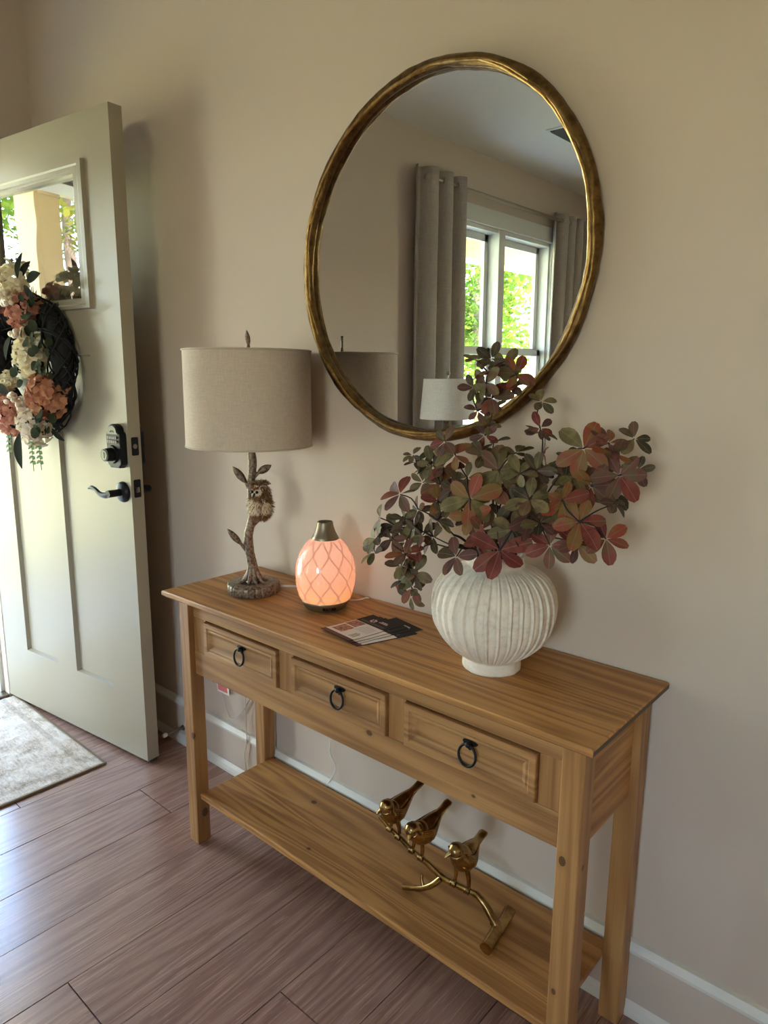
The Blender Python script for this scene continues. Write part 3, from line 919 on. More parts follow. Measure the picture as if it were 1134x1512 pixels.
P_round = lambda t_: max(0.06, math.sin(PI * min(1, t_ * 0.97 + 0.02)) ** 0.5)
P_obov = lambda t_: max(0.07, (math.sin(PI * min(1.0, t_ ** 1.35 * 0.95 + 0.0)) ** 0.6)) if t_ > 0 else 0.07
mag = [leafmesh('magnolia_leaf', 0.10, 0.036, P_long, 'dark_foliage', b_, 0.2, 6) for b_ in (0.1, 0.3)]
euc = [leafmesh('eucalyptus_leaf', 0.034, 0.032, P_round, 'eucalyptus', 0.1, 0.2, 5), leafmesh('eucalyptus_leaf', 0.022, 0.014, P_round, 'light_foliage', 0.1, 0.2, 4)]
def orient(yv, zv):
    y_ = Vector(yv).normalized(); z_ = Vector(zv); z_ = (z_ - y_ * z_.dot(y_))
    z_ = z_.normalized() if z_.length > 1e-5 else y_.orthogonal().normalized()
    x_ = y_.cross(z_)
    return Matrix((x_, y_, z_)).transposed().to_4x4()
def put_leaf(me, name, parent, base, yv, zv, s_=1.0):
    o = link(name, me, parent)
    mm = orient(yv, zv) @ Matrix.Scale(s_, 4)
    mm.translation = Vector(base)
    o.matrix_local = mm
    return o
for (s_, z_, dx, dz, sc) in ((0.535, 1.565, 0.3, 0.95, 0.75), (0.545, 1.56, 0.95, 0.15, 0.95), (0.54, 1.545, 0.9, -0.55, 0.8), (0.475, 1.60, -0.2, 1, 0.6), (0.50, 1.575, 0.8, 0.5, 0.7), (0.455, 1.085, -0.05, -1.0, 1.15), (0.40, 1.09, -0.6, -0.8, 0.7), (0.545, 1.16, 0.9, 0.25, 0.85), (0.50, 1.155, 0.9, -0.2, 0.8), (0.39, 1.32, 0.5, 0.8, 0.9), (0.36, 1.36, -0.3, 1, 0.9), (0.41, 1.215, -0.9, 0.3, 0.9), (0.32, 1.245, 0.2, -1, 0.8), (0.37, 1.455, 0.8, 0.5, 0.9), (0.30, 1.37, -0.8, 0.5, 0.9), (0.22, 1.22, -0.9, -0.4, 0.9), (0.17, 1.35, -1, 0.2, 0.8), (0.60, 1.105, 0.8, -0.6, 0.6)):
    put_leaf(rr.choice(mag), 'magnolia_leaf', wr, (s_ - wc.x, -0.095 + rr.uniform(-.02, .02), z_ - wc.z), (dx, rr.uniform(-.35, -.05), dz), (rr.uniform(-.4, .4), -1, rr.uniform(-.3, .3)), sc)
for (s_, z_, n_, sp_) in ((0.585, 1.41, 10, 0.04), (0.605, 1.335, 12, 0.045), (0.615, 1.285, 9, 0.03), (0.60, 1.135, 10, 0.04), (0.50, 1.285, 5, 0.03), (0.575, 1.47, 5, 0.03), (0.24, 1.24, 8, 0.05), (0.20, 1.40, 8, 0.05)):
    for k in range(n_):
        a = rr.uniform(0, 2 * PI)
        put_leaf(euc[0], 'eucalyptus_leaf', wr, (s_ - wc.x + rr.gauss(0, sp_ * 0.6), -0.105 + rr.uniform(-.02, .025), z_ - wc.z + rr.gauss(0, sp_ * 0.6)), (math.cos(a), -0.35, math.sin(a)), (rr.uniform(-.5, .5), -1, rr.uniform(-.2, .6)), rr.uniform(0.7, 1.1))
for (s_, z_, n_, dx) in ((0.512, 1.062, 5, 0.0), (0.555, 1.05, 4, 0.1), (0.375, 1.075, 4, -0.1)):
    base = Vector((s_ - wc.x, -0.10, z_ - wc.z))
    q = MB().tube([base, base + Vector((dx * 0.05, 0, -0.02 * n_))], 0.001, 5); q.build('sprig_stem', 'stem_brown', wr)
    for k in range(n_):
        for sg in (-1, 1):
            put_leaf(euc[1], 'eucalyptus_leaf', wr, base + Vector((dx * 0.01 * k, 0, -0.016 * k - 0.004)), (sg, -.2, -.25), (0, -1, .5), rr.uniform(0.75, 1.0))
# ------------------------------------------------------------------ console table
TW, TYF, TYB, TH = 1.1985, -0.3288, -0.0043, 0.736
tb = thing('console_table', 'golden pine console table with three drawers and a lower shelf', 'table', (0.6, -0.167, 0))
mb = MB()
# top board: thin eased edge
e1, e2 = 0.0025, 0.004
pr = [(0, TH - 0.0150), (0, TH - e1), (e1, TH)]
x0, x1, y0, y1 = 0.0, TW, TYF, TYB
rings = []
for ins, z_ in ((0.006, TH - 0.0165), (0.0, TH - 0.0115), (0.0, TH - 0.003), (0.0025, TH)):
    rings.append([(x0 + ins, y0 + ins, z_), (x1 - ins, y0 + ins, z_), (x1 - ins, y1 - ins * 0.2, z_), (x0 + ins, y1 - ins * 0.2, z_)])
vs = [p for r in rings for p in r]
fs = [(i * 4 + k, i * 4 + (k + 1) % 4, (i + 1) * 4 + (k + 1) % 4, (i + 1) * 4 + k) for i in range(3) for k in range(4)] + [(3, 2, 1, 0), (12, 13, 14, 15)]
mb.add(vs, fs)
for i_, f_ in enumerate(mb.f):
    if i_ < 12 and i_ % 4 in (1, 3) and i_ < 8:
        mb.mi[i_] = 1
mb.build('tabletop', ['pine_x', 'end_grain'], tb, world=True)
LI, LWD = 0.0257, 0.0408
LF, LB = -0.295, -0.0145
TU = TH - 0.0165
for (xa, xb) in ((LI, LI + LWD), (TW - LI - LWD, TW - LI)):
    for (ya, yb) in ((LF, LF + LWD), (LB - LWD, LB)):
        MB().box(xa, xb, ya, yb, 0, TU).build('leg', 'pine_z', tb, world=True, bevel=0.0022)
XL, XR = LI + LWD, TW - LI - LWD
FY = -0.279
MB().box(XL, XR, FY, FY + 0.018, 0.668, TU).build('upper_rail', 'pine_rail', tb, world=True, bevel=0.001)
MB().box(XL, XR, FY, FY + 0.018, 0.507, 0.5725).build('lower_rail', 'pine_rail', tb, world=True, bevel=0.001)
MB().box(XL, XR, LB - 0.022, LB - 0.004, 0.507, TU).build('back_rail', 'pine_rail', tb, world=True, bevel=0.001)
for xa in (LI + 0.0145, TW - LI - 0.0145 - 0.018):
    MB().box(xa, xa + 0.018, LF + LWD, LB - LWD, 0.507, TU).build('side_panel', 'pine_y', tb, world=True, bevel=0.001)
DR = [(0.1225, 0.4085), (0.461, 0.745), (0.793, 1.083)]
for xa, xb in ((XL, DR[0][0] - 0.0015), (DR[0][1] + 0.0015, DR[1][0] - 0.0015), (DR[1][1] + 0.0015, DR[2][0] - 0.0015), (DR[2][1] + 0.0015, XR)):
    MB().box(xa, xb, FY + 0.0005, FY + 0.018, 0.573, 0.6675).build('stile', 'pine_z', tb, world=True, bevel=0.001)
DZ0, DZ1 = 0.5755, 0.6655
def rrect(x0, x1, z0, z1, y):
    return [(x0, y, z0), (x1, y, z0), (x1, y, z1), (x0, y, z1)]
for (xa, xb) in DR:
    dy = -0.0895e-1 - 0.279
    steps = [(0.0, -0.262), (0.0, -0.2865), (0.0015, -0.288), (0.0125, -0.288), (0.0140, -0.2865), (0.0165, -0.2845), (0.0205, -0.2855), (0.0235, -0.2835), (0.028, -0.2805), (0.030, -0.2800)]
    rings = [rrect(xa + i, xb - i, DZ0 + i, DZ1 - i, y) for i, y in steps]
    vs = [p for r in rings for p in r]
    n_ = len(steps)
    fs = [(i * 4 + k, i * 4 + (k + 1) % 4, (i + 1) * 4 + (k + 1) % 4, (i + 1) * 4 + k) for i in range(n_ - 1) for k in range(4)] + [(3, 2, 1, 0), tuple(range(n_ * 4 - 4, n_ * 4))]
    mb = MB().add(vs, fs)
    mb.box(xa + 0.012, xb - 0.012, -0.262, -0.06, DZ0 + 0.006, DZ1 - 0.006)
    dr = mb.build('drawer', 'pine_rail', tb, world=True)
    xc = (xa + xb) / 2 + 0.008
    # ring pull: star back plate, knuckle, ring
    pz = 0.636
    mb = MB()
    star = []
    for k in range(20):
        a = 2 * PI * k / 20 + PI / 4
        star.append(((0.0075 + 0.0062 * max(0, math.cos(2 * (a - PI / 4) * 1.0 + 0)) ** 1.2 if False else 0.0075 + 0.007 * abs(math.cos(2 * a)) ** 1.6) * math.cos(a), 0))
    outl = []
    for k in range(32):
        a = 2 * PI * k / 32
        r_ = 0.0075 + 0.0085 * abs(math.cos(2 * a)) ** 2.2
        outl.append((r_ * math.cos(a), r_ * math.sin(a) * (1.15 if math.sin(a) > 0 else 0.95)))
    mb.prism(outl, -0.2800, -0.2835, lambda u, v, w: (xc + u, w, pz + v))
    mb.ball((xc, -0.288, pz - 0.002), 0.0062, 12, 8, sq=(1, 1.1, 1))
    mb.build('pull_plate', 'black_iron', dr, world=True)
    mb = MB()
    rp = []
    for k in range(36):
        a = 2 * PI * k / 36
        rp.append((xc + 0.0185 * math.cos(a), -0.2895 - 0.002 * (1 - math.sin(a)), pz - 0.0215 + 0.0205 * math.sin(a)))
    mb.tube(rp, 0.0026, 8, closed=True)
    mb.build('pull_ring', 'black_iron', dr, world=True)
SZ = 0.153
MB().box(XL, XR, -0.283, -0.026, SZ - 0.017, SZ).build('shelf', 'pine_x', tb, world=True, bevel=0.003)
# ------------------------------------------------------------------ mirror
mr = thing('round_mirror', 'large round wall mirror in a twisted antique gold frame', 'mirror', (0.622, -0.0165, 1.540), (math.radians(0.35), 0, 0))
R0 = 0.3795
NS, NP = 360, 22
vs = []
for i in range(NS):
    a = 2 * PI * i / NS
    for k in range(NP):
        b = 2 * PI * k / NP
        rx, ry = 0.0128, 0.0125
        tw = 0.07 * math.sin(3 * b + 9 * a) + 0.05 * math.sin(2 * b - 14 * a + 1.3) + 0.10 * mnoise.noise((math.cos(a) * 16, math.sin(a) * 16, b * 1.1))
        if math.sin(b) > 0.3:
            tw *= 0.2
        rr_ = 1 + tw
        ra = R0 + rx * math.cos(b) * rr_
        vs.append((ra * math.cos(a), 0.0022 + ry * math.sin(b) * rr_, ra * math.sin(a)))
fs = [(i * NP + k, i * NP + (k + 1) % NP, ((i + 1) % NS) * NP + (k + 1) % NP, ((i + 1) % NS) * NP + k) for i in range(NS) for k in range(NP)]
MB().add(vs, fs, 0, True).build('frame', 'mirror_gold', mr)
rm = random.Random(11)
for s_ in range(9):
    a0 = s_ * 2 * PI / 9 + 0.2; L = 1.25
    pts = []; ra = []
    ph = rm.uniform(0, 6)
    for i in range(90):
        t_ = i / 89; a = a0 + L * t_
        b = -PI / 2 - 0.35 + (0.4 if s_ % 3 == 0 else 0.22) * math.sin(a * (3 + s_ % 2) + ph) + 0.12 * math.sin(a * 15 + ph)
        q_ = 0.0118
        r_ = R0 + q_ * math.cos(b); pts.append((r_ * math.cos(a), 0.0022 + q_ * math.sin(b), r_ * math.sin(a)))
        ra.append(0.0040 * (0.45 + 0.55 * math.sin(PI * t_)) * (1 + 0.25 * mnoise.noise((a * 14, s_, 2))))
    MB().tube(pts, ra, 8).build('twig', 'twig_gold', mr)
mb = MB()
vs = [(0, 0.010, 0)] + [(0.3735 * math.cos(2 * PI * k / 96), 0.010, 0.3735 * math.sin(2 * PI * k / 96)) for k in range(96)]
mb.add(vs, [(0, 1 + k, 1 + (k + 1) % 96) for k in range(96)])
mb.build('mirror_glass', 'mirror_glass', mr, recalc=False)
mb = MB(); mb.tube([(0, 0.0105, 0), (0, 0.013, 0)], 0.378, 64); mb.build('backing', 'dark_trim', mr)
# ------------------------------------------------------------------ owl lamp
lc = Vector((0.1865, -0.1714, TH))
lp = thing('owl_table_lamp', 'bronze branch table lamp with a furry owl and linen drum shade', 'lamp', lc)
RV = Vector((0.616, 0.788, 0)); TV = Vector((0.788, -0.616, 0))
L3 = lambda s_, z_, t_=0.0: RV * s_ + TV * t_ + Vector((0, 0, z_))
def scallop(r, z, t_):
    if r < 0.05: return r
    uu = (t_ * 26 / (2 * PI) + 0.15 * mnoise.noise((math.cos(t_) * 3, math.sin(t_) * 3, 1))) % 1.0
    return r * (1 + 0.012 - 0.055 * math.exp(-((uu - 0.5) / 0.10) ** 2) + 0.014 * mnoise.noise((math.cos(t_) * 6, math.sin(t_) * 6, z * 30)))
MB().lathe([(0.064, 0.0), (0.067, 0.003), (0.067, 0.023), (0.064, 0.027), (0.03, 0.0275), (0.001, 0.028)], n=260, fn=scallop, cap0=True).build('base', 'antique_bronze', lp)
tr = [(-0.0014, 0.02), (-0.0014, 0.045), (-0.002, 0.070), (-0.0064, 0.095), (-0.010, 0.126), (-0.010, 0.153), (-0.0036, 0.178), (0.002, 0.205), (0.0, 0.240), (0.0, 0.280), (0.002, 0.300), (0.0042, 0.320), (0.005, 0.348), (0.0014, 0.378), (0.0, 0.41), (0, 0.45)]
tpth = smooth_path([L3(a, b) for a, b in tr], 4)
trad = lerp_list([0.020, 0.016, 0.013, 0.0122, 0.0122, 0.0118, 0.011, 0.0105, 0.0100, 0.0098, 0.0098, 0.0105, 0.0115, 0.0085, 0.0065, 0.0055], len(tpth))
MB().tube(tpth, trad, 14, wob=lambda i, k: 1 + 0.16 * mnoise.noise((i * 0.55, k * 1.1, 3))).build('trunk', 'antique_bronze', lp)
for k in range(9):
    a = 2 * PI * k / 9 + 0.3
    d = Vector((math.cos(a), math.sin(a), 0)); c0 = L3(-0.0014, 0)
    L_ = 0.034 + 0.008 * math.sin(k * 2.3)
    pts = smooth_path([c0 + d * 0.009 + Vector((0, 0, 0.074)), c0 + d * 0.0125 + Vector((0, 0, 0.052)), c0 + d * 0.021 + Vector((0, 0, 0.037)), c0 + d * L_ + Vector((0, 0, 0.0275))], 4)
    MB().tube(pts, lerp_list([0.003, 0.0052, 0.0055, 0.0025], len(pts)), 8).build('root', 'antique_bronze', lp)
def bronze_leaf(p0, p1, p2, w_):
    p0, p1, p2 = Vector(p0), Vector(p1), Vector(p2)
    mb = MB()
    mb.tube(smooth_path([p0, (p0 + p1) / 2 + Vector((0, 0, -0.001)), p1], 3), lerp_list([0.0052, 0.0045, 0.004], 7), 8)
    d = (p2 - p1); L_ = d.length; d.normalize()
    s_ = d.cross(TV).normalized(); nn = TV
    rows = 8
    vs = []
    for i in range(rows + 1):
        t_ = i / rows; ww = w_ * max(0.08, math.sin(PI * (0.12 + 0.86 * t_)) ** 0.8); c_ = p1 + d * L_ * t_
        vs += [c_ + s_ * ww + nn * 0.001, c_ + nn * 0.004, c_ - s_ * ww + nn * 0.001, c_ - nn * 0.0035]
    fs = [(i * 4 + k, i * 4 + (k + 1) % 4, (i + 1) * 4 + (k + 1) % 4, (i + 1) * 4 + k) for i in range(rows) for k in range(4)] + [(0, 1, 2, 3), (rows * 4, rows * 4 + 1, rows * 4 + 2, rows * 4 + 3)]
    mb.add(vs, fs, 0, True)
    mb.build('bronze_leaf', 'antique_bronze', lp)
bronze_leaf(L3(-0.008, 0.100), L3(-0.030, 0.130), L3(-0.0625, 0.170), 0.0085)
bronze_leaf(L3(0.0, 0.262), L3(-0.013, 0.290), L3(-0.044, 0.330), 0.0095)
bronze_leaf(L3(0.001, 0.295), L3(0.020, 0.314), L3(0.052, 0.332), 0.0100)
q = MB().tube(smooth_path([L3(-0.004, 0.175), L3(0.012, 0.188), L3(0.028, 0.204), L3(0.04, 0.214)], 3), lerp_list([0.008, 0.0065, 0.005, 0.0025], 10), 8); q.build('perch', 'antique_bronze', lp)
# owl
oc = L3(0.022, 0.243, 0.016)
ow = bpy.data.objects.new('owl', None); COL.objects.link(ow); ow.parent = lp; ow.location = oc; ow.scale = (1.18, 1.18, 1.18)
body = MB().lathe([(0.001, -0.036), (0.012, -0.033), (0.019, -0.020), (0.0205, -0.004), (0.0185, 0.010), (0.0175, 0.020), (0.0150, 0.032), (0.008, 0.040), (0.001, 0.042)], n=20)
body.build('body', 'fur_cream', ow)
FD = (TV * 0.75 - RV * 0.62).normalized()           # where the owl looks
FS = Vector((0, 0, 1)).cross(FD).normalized()
ro = random.Random(5)
fb, fc = MB(), MB()
def prof_r(z):
    P_ = [(-0.036, 0.004), (-0.030, 0.013), (-0.020, 0.019), (-0.004, 0.0205), (0.010, 0.0185), (0.020, 0.0175), (0.032, 0.0150), (0.040, 0.008), (0.043, 0.001)]
    for (z0, r0), (z1, r1) in zip(P_, P_[1:]):
        if z <= z1: return r0 + (r1 - r0) * (z - z0) / (z1 - z0)
    return 0.001
for i in range(2600):
    z_ = ro.uniform(-0.035, 0.0425); a = ro.uniform(0, 2 * PI)
    d = Vector((math.cos(a), math.sin(a), 0)); r_ = prof_r(z_)
    face = d.dot(FD)
    p = d * r_ + Vector((0, 0, z_))
    lat_ = d.dot(FS)
    if 0.008 < z_ < 0.034 and face > 0.45:
        if math.hypot(lat_ * r_ - 0.006, (z_ - 0.022)) < 0.008 or math.hypot(lat_ * r_ + 0.006, (z_ - 0.022)) < 0.008:
            L_ = 0.0022; tgt = fc
        else:
            L_ = 0.008; tgt = fb
    elif z_ > 0.004:
        L_ = 0.013; tgt = fb if ro.random() < 0.85 else fc
    elif z_ < -0.022 or (face < -0.1):
        L_ = 0.015; tgt = fb
    else:
        L_ = 0.013; tgt = fc if ro.random() < 0.86 else fb
    dirv = (d * 0.75 + Vector((0, 0, -0.75)) + Vector((ro.gauss(0, .25), ro.gauss(0, .25), ro.gauss(0, .25)))).normalized()
    if z_ > 0.034: dirv = (d * 0.8 + Vector((ro.gauss(0, .3), ro.gauss(0, .3), 0.25))).normalized()
    sv = dirv.cross(d).normalized() * 0.0009
    mid = p + dirv * L_ * 0.5 + d * 0.0012
    tgt.add([p - sv, p + sv, mid + sv * 0.8, p + dirv * L_, mid - sv * 0.8], [(0, 1, 2, 4), (4, 2, 3)])
tag(fb.build('brown_fur', 'fur_brown', ow, recalc=False), 'brown fur on head and back', kind='stuff')
tag(fc.build('cream_fur', 'fur_cream', ow, recalc=False), 'cream fur on breast and face', kind='stuff')
for sg in (-1, 1):
    MB().ball(FD * 0.0182 + FS * 0.0062 * sg + Vector((0, 0, 0.022)), 0.0034, 10, 8).build('eye', 'eye_black', ow)
MB().tube([FD * 0.018 + Vector((0, 0, 0.018)), FD * 0.0235 + Vector((0, 0, 0.0135)), FD * 0.0225 + Vector((0, 0, 0.010))], [0.0026, 0.0018, 0.0004], 8).build('beak', 'eye_black', ow)
# shade
q = MB(); q.lathe([(0.1555, 0.382), (0.1548, 0.6165)], n=72); q.lathe([(0.1530, 0.6165), (0.1537, 0.382)], n=72); q.lathe([(0.1555, 0.382), (0.1537, 0.382)], n=72); q.lathe([(0.1530, 0.6165), (0.1548, 0.6165)], n=72)
sh = q.build('lamp_shade', 'linen', lp)
for z_ in (0.3835, 0.615):
    MB().tube([((0.1553) * math.cos(2 * PI * k / 72), 0.1553 * math.sin(2 * PI * k / 72), z_) for k in range(72)], 0.0022, 8, closed=True).build('shade_rim', 'linen_edge', sh)
q = MB()
for k in range(3):
    a = 2 * PI * k / 3 + 0.4
    q.tube([(0, 0, 0.605), (0.153 * math.cos(a), 0.153 * math.sin(a), 0.611)], 0.0015, 6)
q.build('shade_spider', 'steel', sh)
q = MB().tube([(0, 0, 0.44), (0, 0, 0.47)], 0.016, 16); q.tube([(0, 0, 0.47), (0, 0, 0.50)], 0.013, 16); q.tube([(0, 0, 0.505), (0, 0, 0.622)], 0.0022, 8); q.build('socket', 'steel', lp)
bronze_leaf(L3(0.002, 0.618), L3(0.004, 0.628), L3(0.000, 0.664), 0.0062)
bpy.data.objects[[o.name for o in bpy.data.objects if o.name.startswith('bronze_leaf')][-1]].name = 'finial'
q = MB().tube(smooth_path([Vector((0.035, 0.048, 0.012)), Vector((0.07, 0.075, 0.012)), Vector((0.088, 0.105, 0.006)), Vector((0.085, 0.135, 0.004)), Vector((0.08, 0.151, -0.002)), Vector((0.08, 0.158, -0.06))], 5), 0.003, 8); q.build('power_cord', 'cord_clear', lp)
# ------------------------------------------------------------------ diffuser
df = thing('aroma_diffuser', 'egg shaped diffuser glowing orange with a bronze collar', 'diffuser', (0.416, -0.133, TH))
MB().lathe([(0.042, 0.0), (0.044, 0.003), (0.050, 0.005), (0.0575, 0.018), (0.0600, 0.024), (0.058, 0.026)], n=64, cap0=True).build('base', 'cap_metal', df)
q = MB()
for k in range(5):
    a = math.atan2(-1.137, 1.178) + 0.16 + (k - 2) * 0.12
    q.obox((0.0545 * math.cos(a), 0.0545 * math.sin(a), 0.0125), (-math.sin(a), math.cos(a), 0), 0.0026, (math.cos(a), math.sin(a), 0.5), 0.002, (0, 0, 1), 0.004)
tag(q.build('vent_slot', 'eye_black', df), kind='stuff')
egg = [(0.0590, 0.024), (0.0640, 0.033), (0.0680, 0.0475), (0.0712, 0.066), (0.0724, 0.0855), (0.0712, 0.104), (0.0675, 0.121), (0.0610, 0.138), (0.0520, 0.1535), (0.0435, 0.164), (0.0325, 0.1735)]
def egg_r(z):
    for (r0, z0), (r1, z1) in zip(egg, egg[1:]):
        if z <= z1: return r0 + (r1 - r0) * (z - z0) / (z1 - z0)
    return egg[-1][0]
ep = smooth_path([Vector((r, 0, z)) for r, z in egg], 4)
MB().lathe([(p.x, p.z) for p in ep], n=64).build('glass_shade', 'glowing_glass', df)
q = MB()
NL = 10
zs = [0.026 + 0.145 * i / 72 for i in range(73)]
def ogee(z):
    u = (z - 0.008) / 0.034
    t_ = u % 2.0
    y = t_ if t_ < 1 else 2 - t_
    return 0.5 - 0.5 * math.cos(PI * y) * (0.72 + 0.28 * math.cos(PI * y) ** 2)
for k in range(NL):
    for sg in (-1, 1):
        vs = []; fs = []
        for i, z_ in enumerate(zs):
            th = 2 * PI * (k + (0.25 + 0.5 * (ogee(z_) - 0.5)) * sg * 0.98) / NL
            r_ = egg_r(z_) + 0.0010; w_ = 0.0024 / r_
            for dth in (-w_, w_):
                vs.append((r_ * math.cos(th + dth), r_ * math.sin(th + dth), z_))
        for i in range(len(zs) - 1):
            fs.append((i * 2, i * 2 + 1, i * 2 + 3, i * 2 + 2))
        q.add(vs, fs, 0, True)
tag(q.build('lattice', 'glowing_lattice', df, recalc=False), 'faint ogee lattice', kind='stuff')
MB().lathe([(0.0330, 0.172), (0.0335, 0.174), (0.0300, 0.180), (0.0250, 0.190), (0.0210, 0.202), (0.0190, 0.2125), (0.0185, 0.2145), (0.0165, 0.2145), (0.0165, 0.205), (0.001, 0.203)], n=48).build('collar', 'cap_metal', df)
q = MB().tube(smooth_path([(0.02, 0.055, 0.008), (0.03, 0.09, 0.004), (0.03, 0.118, 0.002), (0.03, 0.1295, -0.02), (0.03, 0.13, -0.12)], 4), 0.0018, 6); q.build('power_cord', 'cord_white', df)
# ------------------------------------------------------------------ postcards
def card(label, corner, ang, z0, seed, curl=0.0, full=True):
    """corner: near left corner; long edge along local x, short along local y"""
    c = thing('postcard', label, 'card', (corner[0], corner[1], z0), (0, 0, ang), group='promotional cards fanned on the table')
    Lx, Ly, th = 0.1515, 0.0995, 0.0005
    hz = lambda x_, y_: th + curl * (1 - min(1, x_ / 0.06)) ** 2 * 0.004
    mb = MB()
    nx_ = 12
    vs = []; fs = []; 
    for i in range(nx_ + 1):
        x_ = Lx * i / nx_
        h = hz(x_, 0)
        vs += [(x_, 0, h - th), (x_, Ly, h - th), (x_, 0, h), (x_, Ly, h)]
    for i in range(nx_):
        a = i * 4
        fs += [(a, a + 1, a + 5, a + 4), (a + 2, a + 6, a + 7, a + 3), (a, a + 4, a + 6, a + 2), (a + 1, a + 3, a + 7, a + 5)]
    fs += [(0, 2, 3, 1), (nx_ * 4, nx_ * 4 + 1, nx_ * 4 + 3, nx_ * 4 + 2)]
    mb.add(vs, fs).build('card_stock', 'card_black', c)
    def patch(mb, x0, x1, y0, y1, lift, mi=0):
        n = max(1, int((x1 - x0) / 0.008))
        vs = []; fs = []
        for i in range(n + 1):
            x_ = x0 + (x1 - x0) * i / n
            vs += [(x_, y0, hz(x_, 0) + lift), (x_, y1, hz(x_, 0) + lift)]
        for i in range(n):
            fs.append((i * 2, i * 2 + 2, i * 2 + 3, i * 2 + 1))
        mb.add(vs, fs, mi)
    rc = random.Random(seed)
    mb = MB()
    patch(mb, 0.0005, 0.014, 0.0005, Ly - 0.0005, 0.00008, 0)
    patch(mb, 0.014, 0.100, 0.0005, Ly - 0.0005, 0.00008, 1)
    for (a, b, y0, y1) in ((0.024, 0.062, 0.056, 0.092), (0.066, 0.098, 0.060, 0.096)) if full else ():
        patch(mb, a, b, y0, y1, 0.00016, 2)
    # columns of small unreadable print on the white half
    for k in range(7):
        patch(mb, 0.058, 0.058 + 0.034 * rc.uniform(0.7, 1), 0.012 + k * 0.006, 0.0132 + k * 0.006, 0.00016, 3)
    for k in range(3):
        patch(mb, 0.022, 0.022 + 0.028 * rc.uniform(0.6, 1), 0.014 + k * 0.006, 0.0165 + k * 0.006, 0.00016, 4)
    # flower emblem, name line and two small lines on the black half
    for k in range(6):
        a = 2 * PI * k / 6
        x_, y_ = 0.124 + 0.0065 * math.cos(a), 0.064 + 0.0065 * math.sin(a)
        patch(mb, x_ - 0.0028, x_ + 0.0028, y_ - 0.0022, y_ + 0.0022, 0.00016, 1)
    for (xx, ya, yb) in ((0.128, 0.022, 0.048), (0.1335, 0.026, 0.044)):
        y_ = ya
        while y_ < yb:
            d_ = rc.uniform(0.003, 0.0055)
            patch(mb, xx - 0.0022, xx + 0.0022, y_, y_ + d_ * 0.7, 0.00016, 1); y_ += d_
    for xx in (0.108, 0.1125):
        y_ = 0.012
        while y_ < 0.09:
            d_ = rc.uniform(0.002, 0.005)
            patch(mb, xx - 0.0007, xx + 0.0007, y_, y_ + d_ * 0.75, 0.00016, 3); y_ += d_
    mb.build('print', ['card_maroon', 'card_white', 'print_photo', 'print_grey', 'print_dark'], c, recalc=False)
    return c
# frame of the card on the table: local x runs A->B reversed so the maroon strip lies at A-D, the black half at the far right
def lay(A, D_, label, z0, seed, curl=0.0):
    A = Vector((A[0], A[1], 0)); D_ = Vector((D_[0], D_[1], 0))
    yv = (A - D_).normalized(); ang = math.atan2(yv.y, yv.x) - PI / 2
    return card(label, (D_.x, D_.y), ang, z0, seed, curl)
lay((0.560, -0.222), (0.657, -0.243), 'lowest promotional card of the fanned pile, sticking out furthest to the right', TH, 1)
lay((0.553, -0.236), (0.647, -0.268), 'bottom left promotional card of the fanned pile, its white foot showing at the front', TH + 0.0007, 2)
lay((0.542, -0.244), (0.638, -0.268), 'middle promotional card of the fanned pile on the table', TH + 0.0014, 3)
lay((0.533, -0.248), (0.630, -0.268), 'second promotional card from the top of the fanned pile', TH + 0.0021, 4, 0.3)
lay((0.523, -0.252), (0.621, -0.266), 'topmost promotional card with two red photographs and a black end', TH + 0.0028, 5, 0.6)
# ------------------------------------------------------------------ vase
vz = thing('ribbed_vase', 'round white plaster vase with vertical ribs on the console table', 'vase', (0.9105, -0.1625, TH))
vp = [(0.0535, 0.0), (0.0565, 0.004), (0.0560, 0.018), (0.0555, 0.024), (0.068, 0.034), (0.086, 0.050), (0.102, 0.070), (0.1125, 0.093), (0.1170, 0.118), (0.1160, 0.143), (0.1085, 0.168), (0.0930, 0.188), (0.0740, 0.200), (0.0590, 0.2065), (0.0545, 0.213), (0.0550, 0.222), (0.0545, 0.228), (0.0500, 0.2285), (0.0475, 0.222), (0.0480, 0.208), (0.060, 0.19), (0.06, 0.12), (0.001, 0.11)]
NR = 34
def ribs(r, z, t_):
    w = max(0.0, min(1.0, (z - 0.024) / 0.015)) * max(0.0, min(1.0, (0.209 - z) / 0.02))
    if z > 0.19 and r < 0.061 or r < 0.05: w = 0 if z > 0.2 or r < 0.05 else w
    tt = t_ + 0.010 * math.sin(z * 60) + 0.02 * mnoise.noise((math.cos(t_) * 3, math.sin(t_) * 3, z * 16))
    u = (tt * NR / (2 * PI)) % 1.0
    du = min(u, 1 - u)
    g = 0.0028 * math.exp(-(du / 0.075) ** 2) - 0.0022 * math.exp(-((u - 0.2) / 0.12) ** 2) - 0.0010 * math.exp(-((u - 0.82) / 0.1) ** 2)
    return r + w * g * (0.5 + r / 0.16) + 0.0018 * mnoise.noise((math.cos(t_) * 4, math.sin(t_) * 4, z * 22))
vpp = smooth_path([Vector((r, 0, z)) for r, z in vp], 4)
MB().lathe([(max(p.x, 0.001), p.z) for p in vpp], n=680, fn=ribs, cap0=True).build('vase_body', 'white_plaster', vz)
